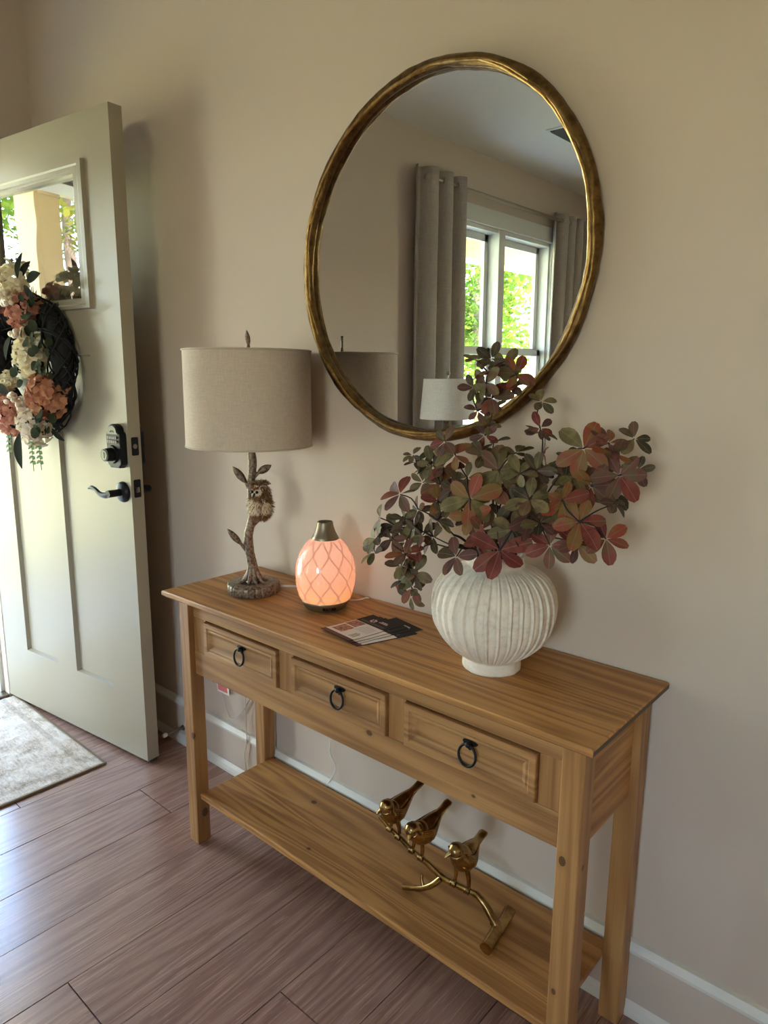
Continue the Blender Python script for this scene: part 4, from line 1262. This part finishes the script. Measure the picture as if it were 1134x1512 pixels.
# ------------------------------------------------------------------ foliage stems
STEMS = {
 'a': ('tall upright foliage stem rising in front of the mirror', [(0.901, -0.168, 1.115, 0, ''), (0.895, -0.16, 1.171, 0.9, 'd'), (0.886, -0.177, 1.186, 0.9, 'p'), (0.892, -0.162, 1.234, 0.8, 'g'), (0.88, -0.193, 1.231, 0.7, 'd'), (0.906, -0.188, 1.255, 1.15, 'r'), (0.878, -0.206, 1.273, 0.75, 'd'), (0.902, -0.203, 1.281, 1.0, 'g'), (0.925, -0.154, 1.274, 1.0, 'd'), (0.936, -0.158, 1.297, 1.05, 'r'), (0.912, -0.161, 1.311, 0.95, 'g'), (0.9, -0.192, 1.297, 1.1, 'r'), (0.893, -0.174, 1.324, 0.9, 'd'), (0.875, -0.196, 1.321, 0.85, 'g')]),
 'b': ('thin sparse foliage stem just right of the mirror foot', [(0.987, -0.139, 1.095, 0, ''), (0.99, -0.149, 1.161, 1.0, 'r'), (0.984, -0.153, 1.194, 0.85, 'd'), (0.985, -0.152, 1.204, 0.8, 'p'), (0.985, -0.152, 1.25, 0.85, 'g')]),
 'c': ('upper right foliage stem ending in a thin green tip', [(1.007, -0.173, 1.077, 0, ''), (1.05, -0.17, 1.152, 0.8, 'd'), (1.08, -0.175, 1.176, 1.35, 'm'), (1.114, -0.154, 1.186, 1.0, 'r'), (1.126, -0.159, 1.172, 1.1, 'r'), (1.152, -0.143, 1.195, 0.9, 'd')]),
 'd': ('right foliage stem with a big purple leaf rosette at its end', [(1.027, -0.173, 1.074, 0, ''), (1.068, -0.183, 1.129, 1.15, 'g'), (1.094, -0.167, 1.113, 1.1, 'r'), (1.136, -0.153, 1.134, 1.4, 'p'), (1.156, -0.129, 1.142, 0.8, 'd'), (1.091, -0.145, 1.143, 1.0, 'g')]),
 'e': ('lower right foliage stem with orange and red leaf rosettes', [(1.019, -0.213, 1.025, 0, ''), (1.068, -0.218, 1.093, 1.2, 'm'), (1.098, -0.211, 1.059, 1.4, 'm'), (1.135, -0.165, 1.088, 0.75, 'd'), (1.131, -0.179, 1.03, 1.15, 'r'), (1.087, -0.195, 1.018, 1.15, 'r')]),
 'f': ('green and purple foliage stem right of the vase mouth', [(0.988, -0.232, 1.059, 0, ''), (1.023, -0.246, 1.092, 1.15, 'g'), (0.993, -0.229, 1.13, 1.0, 'g'), (1.011, -0.206, 1.135, 0.9, 'd'), (1.016, -0.239, 1.058, 1.1, 'p'), (1.034, -0.227, 1.05, 1.0, 'd'), (1.05, -0.217, 1.012, 1.1, 'r')]),
 'g': ('central foliage stem with one wide green rosette', [(0.927, -0.188, 1.044, 0, ''), (0.942, -0.214, 1.13, 1.45, 'g'), (0.906, -0.212, 1.154, 0.95, 'd'), (0.951, -0.173, 1.159, 1.0, 'g'), (0.951, -0.22, 1.098, 1.05, 'r'), (0.974, -0.217, 1.077, 1.0, 'o'), (0.93, -0.15, 1.09, 1.1, 'd'), (0.975, -0.15, 1.12, 1.0, 'd')]),
 'h': ('foliage stem left of centre with a large orange rosette', [(0.902, -0.227, 1.034, 0, ''), (0.922, -0.273, 1.084, 1.5, 'm'), (0.889, -0.234, 1.113, 0.95, 'o'), (0.864, -0.238, 1.153, 1.15, 'm'), (0.842, -0.24, 1.176, 0.9, 'p'), (0.867, -0.248, 1.092, 0.9, 'd'), (0.926, -0.27, 1.053, 1.1, 'm')]),
 'i': ('upper left foliage stem ending in small dark sprigs', [(0.852, -0.199, 1.049, 0, ''), (0.83, -0.236, 1.096, 1.1, 'r'), (0.8, -0.231, 1.124, 1.05, 'd'), (0.779, -0.244, 1.134, 0.75, 'd'), (0.773, -0.247, 1.146, 0.6, 'd'), (0.806, -0.227, 1.152, 0.85, 'd'), (0.841, -0.241, 1.129, 1.0, 'r'), (0.79, -0.237, 1.095, 0.9, 'g')]),
 'j': ('straight left foliage stem tipped with purple leaves', [(0.865, -0.238, 1.005, 0, ''), (0.845, -0.262, 1.033, 1.0, 'd'), (0.802, -0.264, 1.048, 0.8, 'p'), (0.766, -0.275, 1.074, 1.05, 'p'), (0.84, -0.253, 1.067, 1.0, 'm')]),
 'k': ('leftmost olive foliage stem reaching out towards the diffuser', [(0.852, -0.222, 0.98, 0, ''), (0.833, -0.257, 1.0, 1.0, 'd'), (0.796, -0.268, 1.016, 1.0, 'd'), (0.768, -0.286, 1.013, 1.0, 'd'), (0.741, -0.302, 1.029, 0.9, 'o'), (0.748, -0.321, 0.994, 0.9, 'o'), (0.745, -0.323, 0.968, 0.95, 'g'), (0.774, -0.306, 0.995, 0.95, 'p'), (0.796, -0.292, 0.99, 0.95, 'o')]),
 'l': ('drooping foliage stem hanging left of the vase above the table', [(0.861, -0.252, 0.983, 0, ''), (0.822, -0.287, 0.978, 1.0, 'p'), (0.807, -0.308, 0.972, 0.95, 'r'), (0.801, -0.312, 0.948, 0.85, 'o'), (0.823, -0.299, 0.937, 0.95, 'o'), (0.807, -0.309, 0.92, 0.85, 'g'), (0.819, -0.301, 0.908, 0.85, 'r'), (0.818, -0.302, 0.892, 0.8, 'g')]),
 'm': ('short red foliage stem spilling over the front of the vase lip', [(0.935, -0.205, 1.004, 0, ''), (0.979, -0.261, 1.0, 1.5, 'r'), (0.942, -0.261, 1.03, 1.1, 'p'), (0.991, -0.242, 1.035, 1.15, 'o')]),
 'n': ('short purple foliage stem at the left of the vase lip', [(0.893, -0.198, 0.992, 0, ''), (0.899, -0.275, 0.977, 1.1, 'p'), (0.919, -0.239, 0.993, 0.7, 'r')]),
}
MC = {'g': 'leaf_green', 'o': 'leaf_olive', 'r': 'leaf_red', 'm': 'leaf_mixed', 'p': 'leaf_purple', 'd': 'leaf_dark'}
NEAR = {'g': 'gggdo', 'o': 'ooogd', 'r': 'rrrpm', 'm': 'mmmro', 'p': 'ppprd', 'd': 'dddgp'}
LM = {k: [leafmesh('leaf', 0.040, w_, P_obov, v, b_, 0.22, 6) for w_, b_ in ((0.0215, 0.12), (0.0245, 0.3))] for k, v in MC.items()}
rl = random.Random(21)
mouth = Vector((0.9105, -0.1625, TH + 0.222))
TC = (Vector((1.5936, -1.2704, 1.29)) - mouth).normalized()
FILL = {'g': [(0.925, -0.12, 1.06, 1.1, 'd'), (0.96, -0.11, 1.075, 1.0, 'g'), (0.935, -0.175, 1.03, 1.1, 'r')], 'h': [(0.885, -0.21, 1.07, 1.1, 'g'), (0.87, -0.19, 1.03, 1.0, 'p')],
        'f': [(0.985, -0.16, 1.06, 1.1, 'g'), (1.0, -0.19, 1.09, 1.0, 'o'), (0.975, -0.23, 1.03, 1.0, 'p')], 'd': [(1.06, -0.15, 1.09, 1.0, 'd'), (1.04, -0.14, 1.12, 0.95, 'g'), (1.115, -0.13, 1.10, 1.0, 'd')],
        'e': [(1.05, -0.17, 1.05, 1.05, 'g'), (1.04, -0.2, 1.08, 1.0, 'o'), (1.075, -0.17, 1.03, 0.95, 'd')], 'i': [(0.82, -0.21, 1.11, 0.95, 'o'), (0.85, -0.2, 1.09, 1.0, 'd'), (0.815, -0.245, 1.135, 0.8, 'g')],
        'j': [(0.855, -0.24, 1.05, 0.95, 'g'), (0.825, -0.24, 1.055, 0.8, 'd')], 'c': [(1.03, -0.15, 1.13, 0.9, 'g'), (1.06, -0.14, 1.14, 0.9, 'o')], 'a': [(0.91, -0.14, 1.12, 1.0, 'g'), (0.888, -0.17, 1.205, 0.7, 'o'), (0.914, -0.175, 1.27, 0.95, 'p')],
        'k': [(0.782, -0.28, 1.03, 0.85, 'o'), (0.81, -0.26, 1.0, 0.9, 'd'), (0.76, -0.3, 1.005, 0.85, 'd')], 'l': [(0.815, -0.3, 0.955, 0.85, 'p'), (0.808, -0.305, 0.935, 0.8, 'd')], 'b': [(0.985, -0.14, 1.12, 0.9, 'd')], 'm': [(0.965, -0.23, 1.015, 1.0, 'g')]}
for key, (lab, cl) in STEMS.items():
    cl = cl + FILL.get(key, [])
    b0 = Vector(cl[0][:3])
    out = Vector((b0.x - mouth.x, b0.y - mouth.y, 0))
    o2 = out.normalized() if out.length > 1e-3 else Vector((0, 0, 0))
    st = mouth + o2 * min(out.length * 0.5, 0.036)
    root = st + Vector((-o2.x * 0.02, -o2.y * 0.02, -0.085))
    tp = thing('foliage_stem', lab, 'artificial plant', st, group='faux autumn foliage stems in the vase')
    pts = [root, st + Vector((0, 0, 0.0)), b0]
    cs = [Vector(c[:3]) for c in cl[1:]]
    mean = sum(cs, Vector((0, 0, 0))) / len(cs)
    far = max(cs, key=lambda c: (c - b0).length)
    main = smooth_path([root, st, st.lerp(b0, 0.6) + Vector((0, 0, 0.008)), b0], 4)
    mb = MB().tube(main, lerp_list([0.0026, 0.0026, 0.0024, 0.002], len(main)), 6)
    # branch chain: each whorl hangs on the nearest earlier node
    nodes = [b0]
    for c in cs:
        p = min(nodes, key=lambda n_: (n_ - c).length + 0.3 * (n_ - b0).length)
        md = p.lerp(c, 0.5) + Vector((rl.uniform(-.006, .006), rl.uniform(-.006, .006), rl.uniform(-.002, .01)))
        br = smooth_path([p, md, c], 3)
        mb.tube(br, lerp_list([0.0017, 0.0013, 0.0011], len(br)), 5)
        nodes.append(c)
    mb.build('stem', 'stem_brown', tp, world=True)
    for ci, (cx_, cy_, cz_, s_, code) in enumerate(cl[1:]):
        c = Vector((cx_, cy_, cz_))
        face = (TC * rl.uniform(0.3, 1.2) + (c - mouth).normalized() * 0.5 + Vector((rl.gauss(0, .45), rl.gauss(0, .45), rl.gauss(0.15, .45))))
        if s_ >= 1.25:
            face = TC * 2.2 + Vector((rl.gauss(0, .25), rl.gauss(0, .25), rl.gauss(0.1, .25)))
        face.normalize()
        a = face.orthogonal().normalized(); b = face.cross(a)
        n_ = 6 if s_ > 1.1 else rl.choice((5, 5, 6))
        ph = rl.uniform(0, 2 * PI)
        for k in range(n_):
            th = ph + 2 * PI * k / n_ + rl.uniform(-.25, .25)
            rad = a * math.cos(th) + b * math.sin(th)
            el = rl.uniform(0.0, 0.55) if s_ < 1.25 else rl.uniform(0.0, 0.25)
            d = (rad + face * el + Vector((0, 0, -0.12))).normalized()
            code2 = rl.choice(NEAR[code])
            sc = s_ * rl.uniform(0.72, 1.0) * 0.92
            base = c + d * 0.003
            tip = base + d * 0.04 * sc
            if tip.y > -0.012:
                continue
            put_leaf(rl.choice(LM[code2]), 'leaf', tp, base - st, d, face + Vector((rl.gauss(0, .2),) * 3), sc)
# ------------------------------------------------------------------ bird figurine on the shelf
bf = thing('bird_branch_figurine', 'gold figurine of three small birds perched on a branch', 'figurine', (0.85, -0.165, SZ))
q = MB()
lg = smooth_path([(0.961, -0.222, 0.1665), (0.957, -0.195, 0.167), (0.953, -0.165, 0.168), (0.950, -0.135, 0.1675), (0.945, -0.105, 0.171)], 4)
q.tube(lg, lerp_list([0.0135, 0.0128, 0.0140, 0.0118, 0.0125], len(lg)), 16, wob=lambda i, k: 1 + 0.09 * math.sin(k * 2.4 * 2) + 0.06 * mnoise.noise((i * 0.6, k, 2)))
q.build('log', 'bird_gold', bf, world=True)
bpts = [(0.625, -0.165, 0.279), (0.640, -0.165, 0.270), (0.657, -0.165, 0.262), (0.682, -0.165, 0.255), (0.718, -0.165, 0.240), (0.744, -0.165, 0.234), (0.784, -0.165, 0.223), (0.812, -0.165, 0.215), (0.839, -0.165, 0.216), (0.875, -0.165, 0.219), (0.902, -0.165, 0.220), (0.923, -0.165, 0.205), (0.940, -0.165, 0.187), (0.953, -0.165, 0.170)]
bp = smooth_path(bpts, 4)
q = MB(); q.tube(bp, lerp_list([0.0042, 0.0046, 0.005, 0.0056, 0.006, 0.0068, 0.008, 0.0075, 0.0072, 0.0074, 0.0082, 0.0092, 0.0105], len(bp)), 12, wob=lambda i, k: 1 + 0.30 * mnoise.noise((i * 0.6, k * 1.0, 7)))
q.build('branch', 'bird_gold', bf, world=True)
tw = smooth_path([(0.808, -0.168, 0.213), (0.792, -0.176, 0.194), (0.768, -0.183, 0.176), (0.742, -0.188, 0.166), (0.722, -0.192, 0.1605)], 4)
q = MB(); q.tube(tw, lerp_list([0.0075, 0.0072, 0.0068, 0.0068, 0.0072], len(tw)), 12, wob=lambda i, k: 1 + 0.14 * mnoise.noise((i * 0.5, k * 0.9, 4)))
q.tube(smooth_path([(0.772, -0.182, 0.178), (0.764, -0.180, 0.192), (0.762, -0.177, 0.204)], 3), lerp_list([0.005, 0.004, 0.003], 7), 8)
q.build('side_twig', 'bird_gold', bf, world=True)
def bird(head, bodyc, tail, feet, turn, k0):
    head, bodyc, tail = Vector(head), Vector(bodyc), Vector(tail)
    bo = bpy.data.objects.new('bird', None); COL.objects.link(bo); bo.parent = bf; bo.location = bodyc - wloc(bf)
    C0 = bodyc
    h, t_ = head - C0, tail - C0
    # lofted body: head crown -> neck -> breast -> rump -> tail
    fwd = (h - t_).normalized()
    side = fwd.cross(Vector((0, 0, 1))).normalized()
    keys = [(h + fwd * 0.0135, 0.0018, 0.0018), (h + fwd * 0.0115, 0.0085, 0.0085), (h + fwd * 0.005, 0.0145, 0.0145), (h - fwd * 0.004, 0.0165, 0.0165), (h * 0.72 + Vector((0, 0, -0.004)), 0.0180, 0.0190), (h * 0.42 + Vector((0, 0, -0.005)), 0.0225, 0.0255), (Vector((0, 0, -0.003)), 0.0245, 0.0265), (t_ * 0.20 + Vector((0, 0, -0.002)), 0.0220, 0.0225), (t_ * 0.42, 0.0155, 0.0150), (t_ * 0.58, 0.0105, 0.0090), (t_ * 0.76, 0.0100, 0.0052), (t_ * 0.95, 0.0110, 0.0042), (t_ * 1.03, 0.0085, 0.0030)]
    cp = smooth_path([k[0] for k in keys], 3)
    rw = lerp_list([k[1] for k in keys], len(cp)); rh = lerp_list([k[2] for k in keys], len(cp))
    NB = 20
    rings = []
    for i, p in enumerate(cp):
        a = cp[max(0, i - 1)]; b = cp[min(len(cp) - 1, i + 1)]
        d = (b - a).normalized()
        s_ = side - d * side.dot(d); s_.normalize(); u_ = s_.cross(d)
        if u_.z < 0: u_ = -u_
        rings.append([p + s_ * rw[i] * math.cos(2 * PI * k / NB) + u_ * rh[i] * math.sin(2 * PI * k / NB) for k in range(NB)])
    vs = [v for r in rings for v in r]
    fs = [(i * NB + k, i * NB + (k + 1) % NB, (i + 1) * NB + (k + 1) % NB, (i + 1) * NB + k) for i in range(len(cp) - 1) for k in range(NB)]
    fs += [tuple(reversed(range(NB))), tuple(range((len(cp) - 1) * NB, len(cp) * NB))]
    q = MB().add(vs, fs, 0, True); q.build('body', 'bird_gold', bo)
    look = (fwd * 0.75 + side * turn + Vector((0, 0, -0.35))).normalized()
    MB().tube([h + look * 0.012, h + look * 0.020 + Vector((0, 0, -0.001)), h + look * 0.026 + Vector((0, 0, -0.003))], [0.0055, 0.0034, 0.0006], 10).build('beak', 'bird_gold', bo)
    for sg in (-1, 1):
        q = MB()
        # layered flight feathers of a folded wing
        for j in range(6):
            z_ = 0.011 - j * 0.0042
            p0 = h * 0.50 + side * sg * (0.0205 - abs(z_) * 0.25) + Vector((0, 0, z_ * 0.9 - 0.003))
            p1 = t_ * 0.10 + side * sg * (0.0242 - abs(z_) * 0.25) + Vector((0, 0, z_ * 0.95 - 0.003))
            p2 = t_ * (0.60 - 0.035 * j) + side * sg * 0.0092 + Vector((0, 0, z_ * 0.30))
            pth = smooth_path([p0, p1, p2], 4)
            q.tube(pth, lerp_list([0.0016, 0.0038, 0.0040, 0.0012], len(pth)), 8)
        q.build('wing', 'bird_gold', bo)
        e_ = h + (fwd * 0.25 + side * sg * 0.95 + Vector((0, 0, 0.25))).normalized() * 0.0155
        MB().ball(e_, 0.0018, 8, 6).build('eye', 'black_iron', bo)
    for f_ in feet:
        f_ = Vector(f_) - C0
        top = Vector((f_.x * 0.8, -0.002, -0.018))
        knee = top.lerp(f_, 0.5) + Vector((0, 0.004, 0))
        q = MB().tube(smooth_path([top, knee, f_ + Vector((0, 0, 0.007))], 3), lerp_list([0.0075, 0.0050, 0.0040], 7), 8)
        for j in (-1, 0, 1):
            q.tube(smooth_path([f_ + Vector((0, 0, 0.008)), f_ + Vector((j * 0.004, -0.0075, 0.006)), f_ + Vector((j * 0.005, -0.0095, -0.002))], 3), lerp_list([0.0032, 0.0030, 0.0020], 7), 6)
        q.build('leg', 'bird_gold', bo)
bird((0.676, -0.203, 0.345), (0.673, -0.170, 0.318), (0.699, -0.100, 0.372), [(0.660, -0.165, 0.262), (0.686, -0.165, 0.254)], 0.35, 1)
bird((0.753, -0.207, 0.326), (0.761, -0.170, 0.309), (0.775, -0.100, 0.352), [(0.726, -0.165, 0.239), (0.752, -0.165, 0.233)], -0.5, 2)
bird((0.865, -0.200, 0.328), (0.868, -0.170, 0.296), (0.868, -0.097, 0.318), [(0.842, -0.165, 0.217), (0.878, -0.165, 0.219)], 0.35, 3)
# ------------------------------------------------------------------ rug
rg = thing('area_rug', 'pale woven area rug with a soft pile lying before the open door', 'rug', (-0.520, -0.266, 0), (0, 0, math.radians(-0.6)))
RLx, RLy = 0.752, 1.3
NXr, NYr = 150, 200
vs = []; fs = []
for j in range(NYr + 1):
    for i in range(NXr + 1):
        x_, y_ = -RLx * i / NXr, -RLy * j / NYr
        ed = min(i, NXr - i, 4 * 1.0) / 4.0 * 1.0
        h = 0.008 + 0.0022 * mnoise.noise((x_ * 160, y_ * 160, 0)) + 0.0018 * mnoise.noise((x_ * 55, y_ * 70, 3))
        if i in (0, NXr) or j in (0, NYr): h = 0.003
        jx = 0.0018 * mnoise.noise((x_ * 90, y_ * 90, 9))
        vs.append((x_ + (jx if i in (0, NXr) else 0), y_ + (jx if j in (0, NYr) else 0), h))
for j in range(NYr):
    for i in range(NXr):
        a = j * (NXr + 1) + i
        fs.append((a, a + NXr + 1, a + NXr + 2, a + 1))
tag(MB().add(vs, fs, 0, True).build('pile', 'rug_pile', rg, recalc=False), kind='stuff')
q = MB()
q.tube([(0.001, 0.001, 0.004), (0.001, -RLy - 0.001, 0.004)], 0.0038, 8); q.tube([(0.001, 0.001, 0.004), (-RLx, 0.001, 0.004)], 0.0038, 8); q.tube([(0.001, -RLy, 0.004), (-RLx, -RLy, 0.004)], 0.0038, 8)
q.box(-RLx, 0, -RLy, 0, 0.0, 0.0028)
q.build('binding', 'rug_binding', rg)
# ------------------------------------------------------------------ cords and door stop
q = MB().tube(smooth_path([(0.300, -0.0075, 0.52), (0.300, -0.0075, 0.305), (0.297, -0.0075, 0.25), (0.322, -0.0085, 0.212), (0.305, -0.012, 0.170), (0.285, -0.022, 0.125), (0.283, -0.022, 0.05), (0.288, -0.024, 0.0025), (0.25, -0.03, 0.0025)], 5), 0.0017, 7)
tag(q.build('white_power_cord', 'cord_white'), 'thin white power cord hanging down the wall behind the table', 'cord')
q = thing('extension_cord', 'looped pale cord with a red printed warning tag behind the left table leg', 'cord', (-0.15, -0.006, 0.19))
pts = [(-0.03, -0.007, 0.40), (-0.045, -0.007, 0.325), (-0.075, -0.008, 0.270), (-0.120, -0.010, 0.215), (-0.153, -0.012, 0.196), (-0.172, -0.012, 0.210), (-0.200, -0.012, 0.262), (-0.232, -0.012, 0.300), (-0.250, -0.010, 0.318), (-0.262, -0.008, 0.300), (-0.255, -0.006, 0.286)]
MB().tube(smooth_path(pts, 5), 0.0022, 7).build('cord', 'cord_clear', q, world=True)
tagm = MB()
def tagpt(u, v, w): return (-0.225 + u + 0.10 * v, -0.014 - w, 0.336 - v)
tagm.prism([(0, 0), (0.062, 0), (0.062, 0.062), (0, 0.062)], 0.0, 0.0006, tagpt)
tg = tagm.build('tag', 'tag_paper', q, world=True)
tagm = MB()
for (u0, u1, v0, v1) in ((0.012, 0.055, 0.004, 0.020), (0.004, 0.054, 0.026, 0.056)):
    tagm.prism([(u0, v0), (u1, v0), (u1, v1), (u0, v1)], 0.0007, 0.0009, tagpt)
tagm.build('tag_print', 'tag_red', tg, world=True)
q = MB().tube(smooth_path([(-0.075, -0.0135, 0.32), (-0.075, -0.0135, 0.19), (-0.066, -0.0195, 0.15), (-0.078, -0.02, 0.10), (-0.072, -0.022, 0.06), (-0.07, -0.024, 0.0025)], 4), 0.0017, 7)
tag(q.build('lamp_wire', 'cord_white'), 'thin pale wire dropping beside the back left table leg', 'cord')
ds = thing('door_stop', 'small white tipped spring door stop on the baseboard', 'door stop', (-0.440, -0.011, 0.062))
MB().tube([(0, 0.0, 0), (0, -0.004, 0)], 0.010, 14).build('base', 'steel', ds)
hp = [(0.0038 * math.cos(i * 0.9), -0.004 - 0.062 * i / 120, 0.0038 * math.sin(i * 0.9)) for i in range(121)]
MB().tube(hp, 0.0011, 5).build('spring', 'rod_metal', ds)
MB().tube([(0, -0.066, 0), (0, -0.070, 0), (0, -0.080, 0), (0, -0.083, 0)], [0.005, 0.0075, 0.0075, 0.005], 14).build('tip', 'white_plastic', ds)
# ------------------------------------------------------------------ things seen in the mirror
RODX, RODZ = WX + 0.085, 2.46
cr = thing('curtain_rod', 'slim metal curtain rod across the top of the window', 'curtain rod', (RODX, -3.44, RODZ))
MB().tube([(0, 1.07, 0), (0, -1.12, 0)], 0.0125, 14).build('rod', 'rod_metal', cr)
for yy in (1.07, -1.12):
    sg = 1 if yy > 0 else -1
    q = MB().tube([(0, yy, 0), (0, yy + sg * 0.01, 0), (0, yy + sg * 0.02, 0), (0, yy + sg * 0.045, 0), (0, yy + sg * 0.055, 0)], [0.015, 0.02, 0.024, 0.022, 0.008], 16); q.build('finial', 'rod_metal', cr)
    q = MB().tube([(0, yy - sg * 0.03, -0.015), (-0.079, yy - sg * 0.03, -0.015)], 0.006, 10); q.obox((-0.079, yy - sg * 0.03, -0.02), (1, 0, 0), 0.005, (0, 1, 0), 0.022, (0, 0, 1), 0.045); q.build('bracket', 'rod_metal', cr)
def curtain(y0, y1, folds, label, seed):
    """pleated panel hanging from the rod on eyelets"""
    c = thing('curtain', label, 'curtain', (RODX, (y0 + y1) / 2, 0.02), group='curtains at the front window')
    N = folds * 16
    zs = [0.02, 0.5, 1.0, 1.5, 2.0, 2.35, 2.46, 2.515]
    vs = []
    for zi, z_ in enumerate(zs):
        spread = 1.0 + 0.05 * (2.5 - z_)
        for i in range(N + 1):
            t_ = i / N
            y_ = (y0 + y1) / 2 + (y0 - y1) * (t_ - 0.5) * spread * -1
            ph = t_ * folds * 2 * PI
            s_ = math.sin(ph)
            s_ = math.copysign(abs(s_) ** 0.6, s_)
            amp = 0.048 * (0.9 + 0.2 * mnoise.noise((t_ * 5, z_ * 0.8, seed)))
            vs.append((RODX + s_ * amp + 0.006 * mnoise.noise((t_ * 9, z_ * 2, seed + 5)), y_ + 0.010 * math.cos(ph * 2), z_))
    fs = [(j * (N + 1) + i, j * (N + 1) + i + 1, (j + 1) * (N + 1) + i + 1, (j + 1) * (N + 1) + i) for j in range(len(zs) - 1) for i in range(N)]
    cl = MB().add(vs, fs, 0, True).build('cloth', 'curtain_cloth', c, world=True, recalc=False)
    sm = cl.modifiers.new('thick', 'SOLIDIFY'); sm.thickness = 0.003
    for k in range(folds * 2):
        t_ = (k) / (folds * 2)
        y_ = y0 + (y1 - y0) * t_
        if k == 0: y_ += 0.004 if y1 > y0 else -0.004
        MB().tube([(RODX + 0.021 * math.cos(2 * PI * i / 20), y_, RODZ + 0.021 * math.sin(2 * PI * i / 20)) for i in range(20)], 0.005, 8, closed=True).build('eyelet', 'rod_metal', c, world=True)
curtain(-2.72, -2.26, 3, 'grey beige eyelet curtain left of the window in the mirror', 1)
curtain(-4.52, -4.00, 4, 'grey beige eyelet curtain at the right edge of the mirror', 2)
cv = thing('ceiling_vent', 'small grey ceiling air vent seen at the right edge of the mirror', 'vent', (-0.64, -3.05, CZ))
MB().box(-0.08, 0.08, -0.16, 0.16, -0.008, 0.0).build('frame', 'white_paint', cv, bevel=0.003)
MB().box(-0.062, 0.062, -0.14, 0.14, -0.0095, -0.008).build('grille', 'vent_grey', cv)
for k in range(7):
    MB().obox((-0.054 + k * 0.018, 0, -0.011), (1, 0, 0.6), 0.006, (0, 1, 0), 0.138, (-0.6, 0, 1), 0.0008).build('slat', 'vent_grey', cv)
# end table and second lamp
et = thing('end_table', 'round dark end table carrying the small white lamp', 'table', (-0.87, -2.13, 0))
MB().lathe([(0.001, 0.60), (0.24, 0.60), (0.25, 0.607), (0.25, 0.62), (0.245, 0.625), (0.001, 0.625)], n=48).build('tabletop', 'pine_z', et)
MB().lathe([(0.16, 0.0), (0.16, 0.02), (0.03, 0.05), (0.025, 0.3), (0.035, 0.58), (0.08, 0.60)], n=32, cap0=True).build('pedestal', 'pine_z', et)
l2 = thing('white_shade_lamp', 'small lamp with a white drum shade, seen only in the mirror', 'lamp', (-0.87, -2.13, 0.625))
MB().lathe([(0.075, 0.0), (0.075, 0.015), (0.03, 0.03), (0.022, 0.08), (0.05, 0.15), (0.055, 0.22), (0.03, 0.30), (0.026, 0.31), (0.05, 0.325), (0.026, 0.34), (0.024, 0.40), (0.012, 0.42), (0.006, 0.63)], n=32, cap0=True).build('base', 'antique_bronze', l2)
q = MB(); q.lathe([(0.163, 0.400), (0.143, 0.632)], n=56); q.lathe([(0.141, 0.632), (0.161, 0.400)], n=56); q.lathe([(0.163, 0.400), (0.161, 0.400)], n=56); q.lathe([(0.141, 0.632), (0.143, 0.632)], n=56)
q.build('lamp_shade', 'white_linen', l2)
q = MB().ball((0, 0, 0.665), 0.013, 12, 8); q.tube([(0, 0, 0.62), (0, 0, 0.655)], 0.004, 8); q.build('finial', 'rod_metal', l2)
bt = thing('glass_bistro_table', 'tall round glass topped table by the window, seen in the mirror', 'table', (-0.90, -2.50, 0))
MB().lathe([(0.001, 0.93), (0.205, 0.93), (0.21, 0.935), (0.21, 0.945), (0.205, 0.95), (0.001, 0.95)], n=56).build('glass_top', 'teal_glass', bt)
MB().lathe([(0.217, 0.925), (0.222, 0.93), (0.222, 0.948), (0.217, 0.952), (0.211, 0.948), (0.211, 0.928), (0.217, 0.925)], n=56).build('rim', 'rod_metal', bt)
MB().lathe([(0.2, 0.0), (0.2, 0.015), (0.03, 0.03), (0.022, 0.06), (0.022, 0.90), (0.10, 0.929)], n=32, cap0=True).build('pedestal', 'rod_metal', bt)
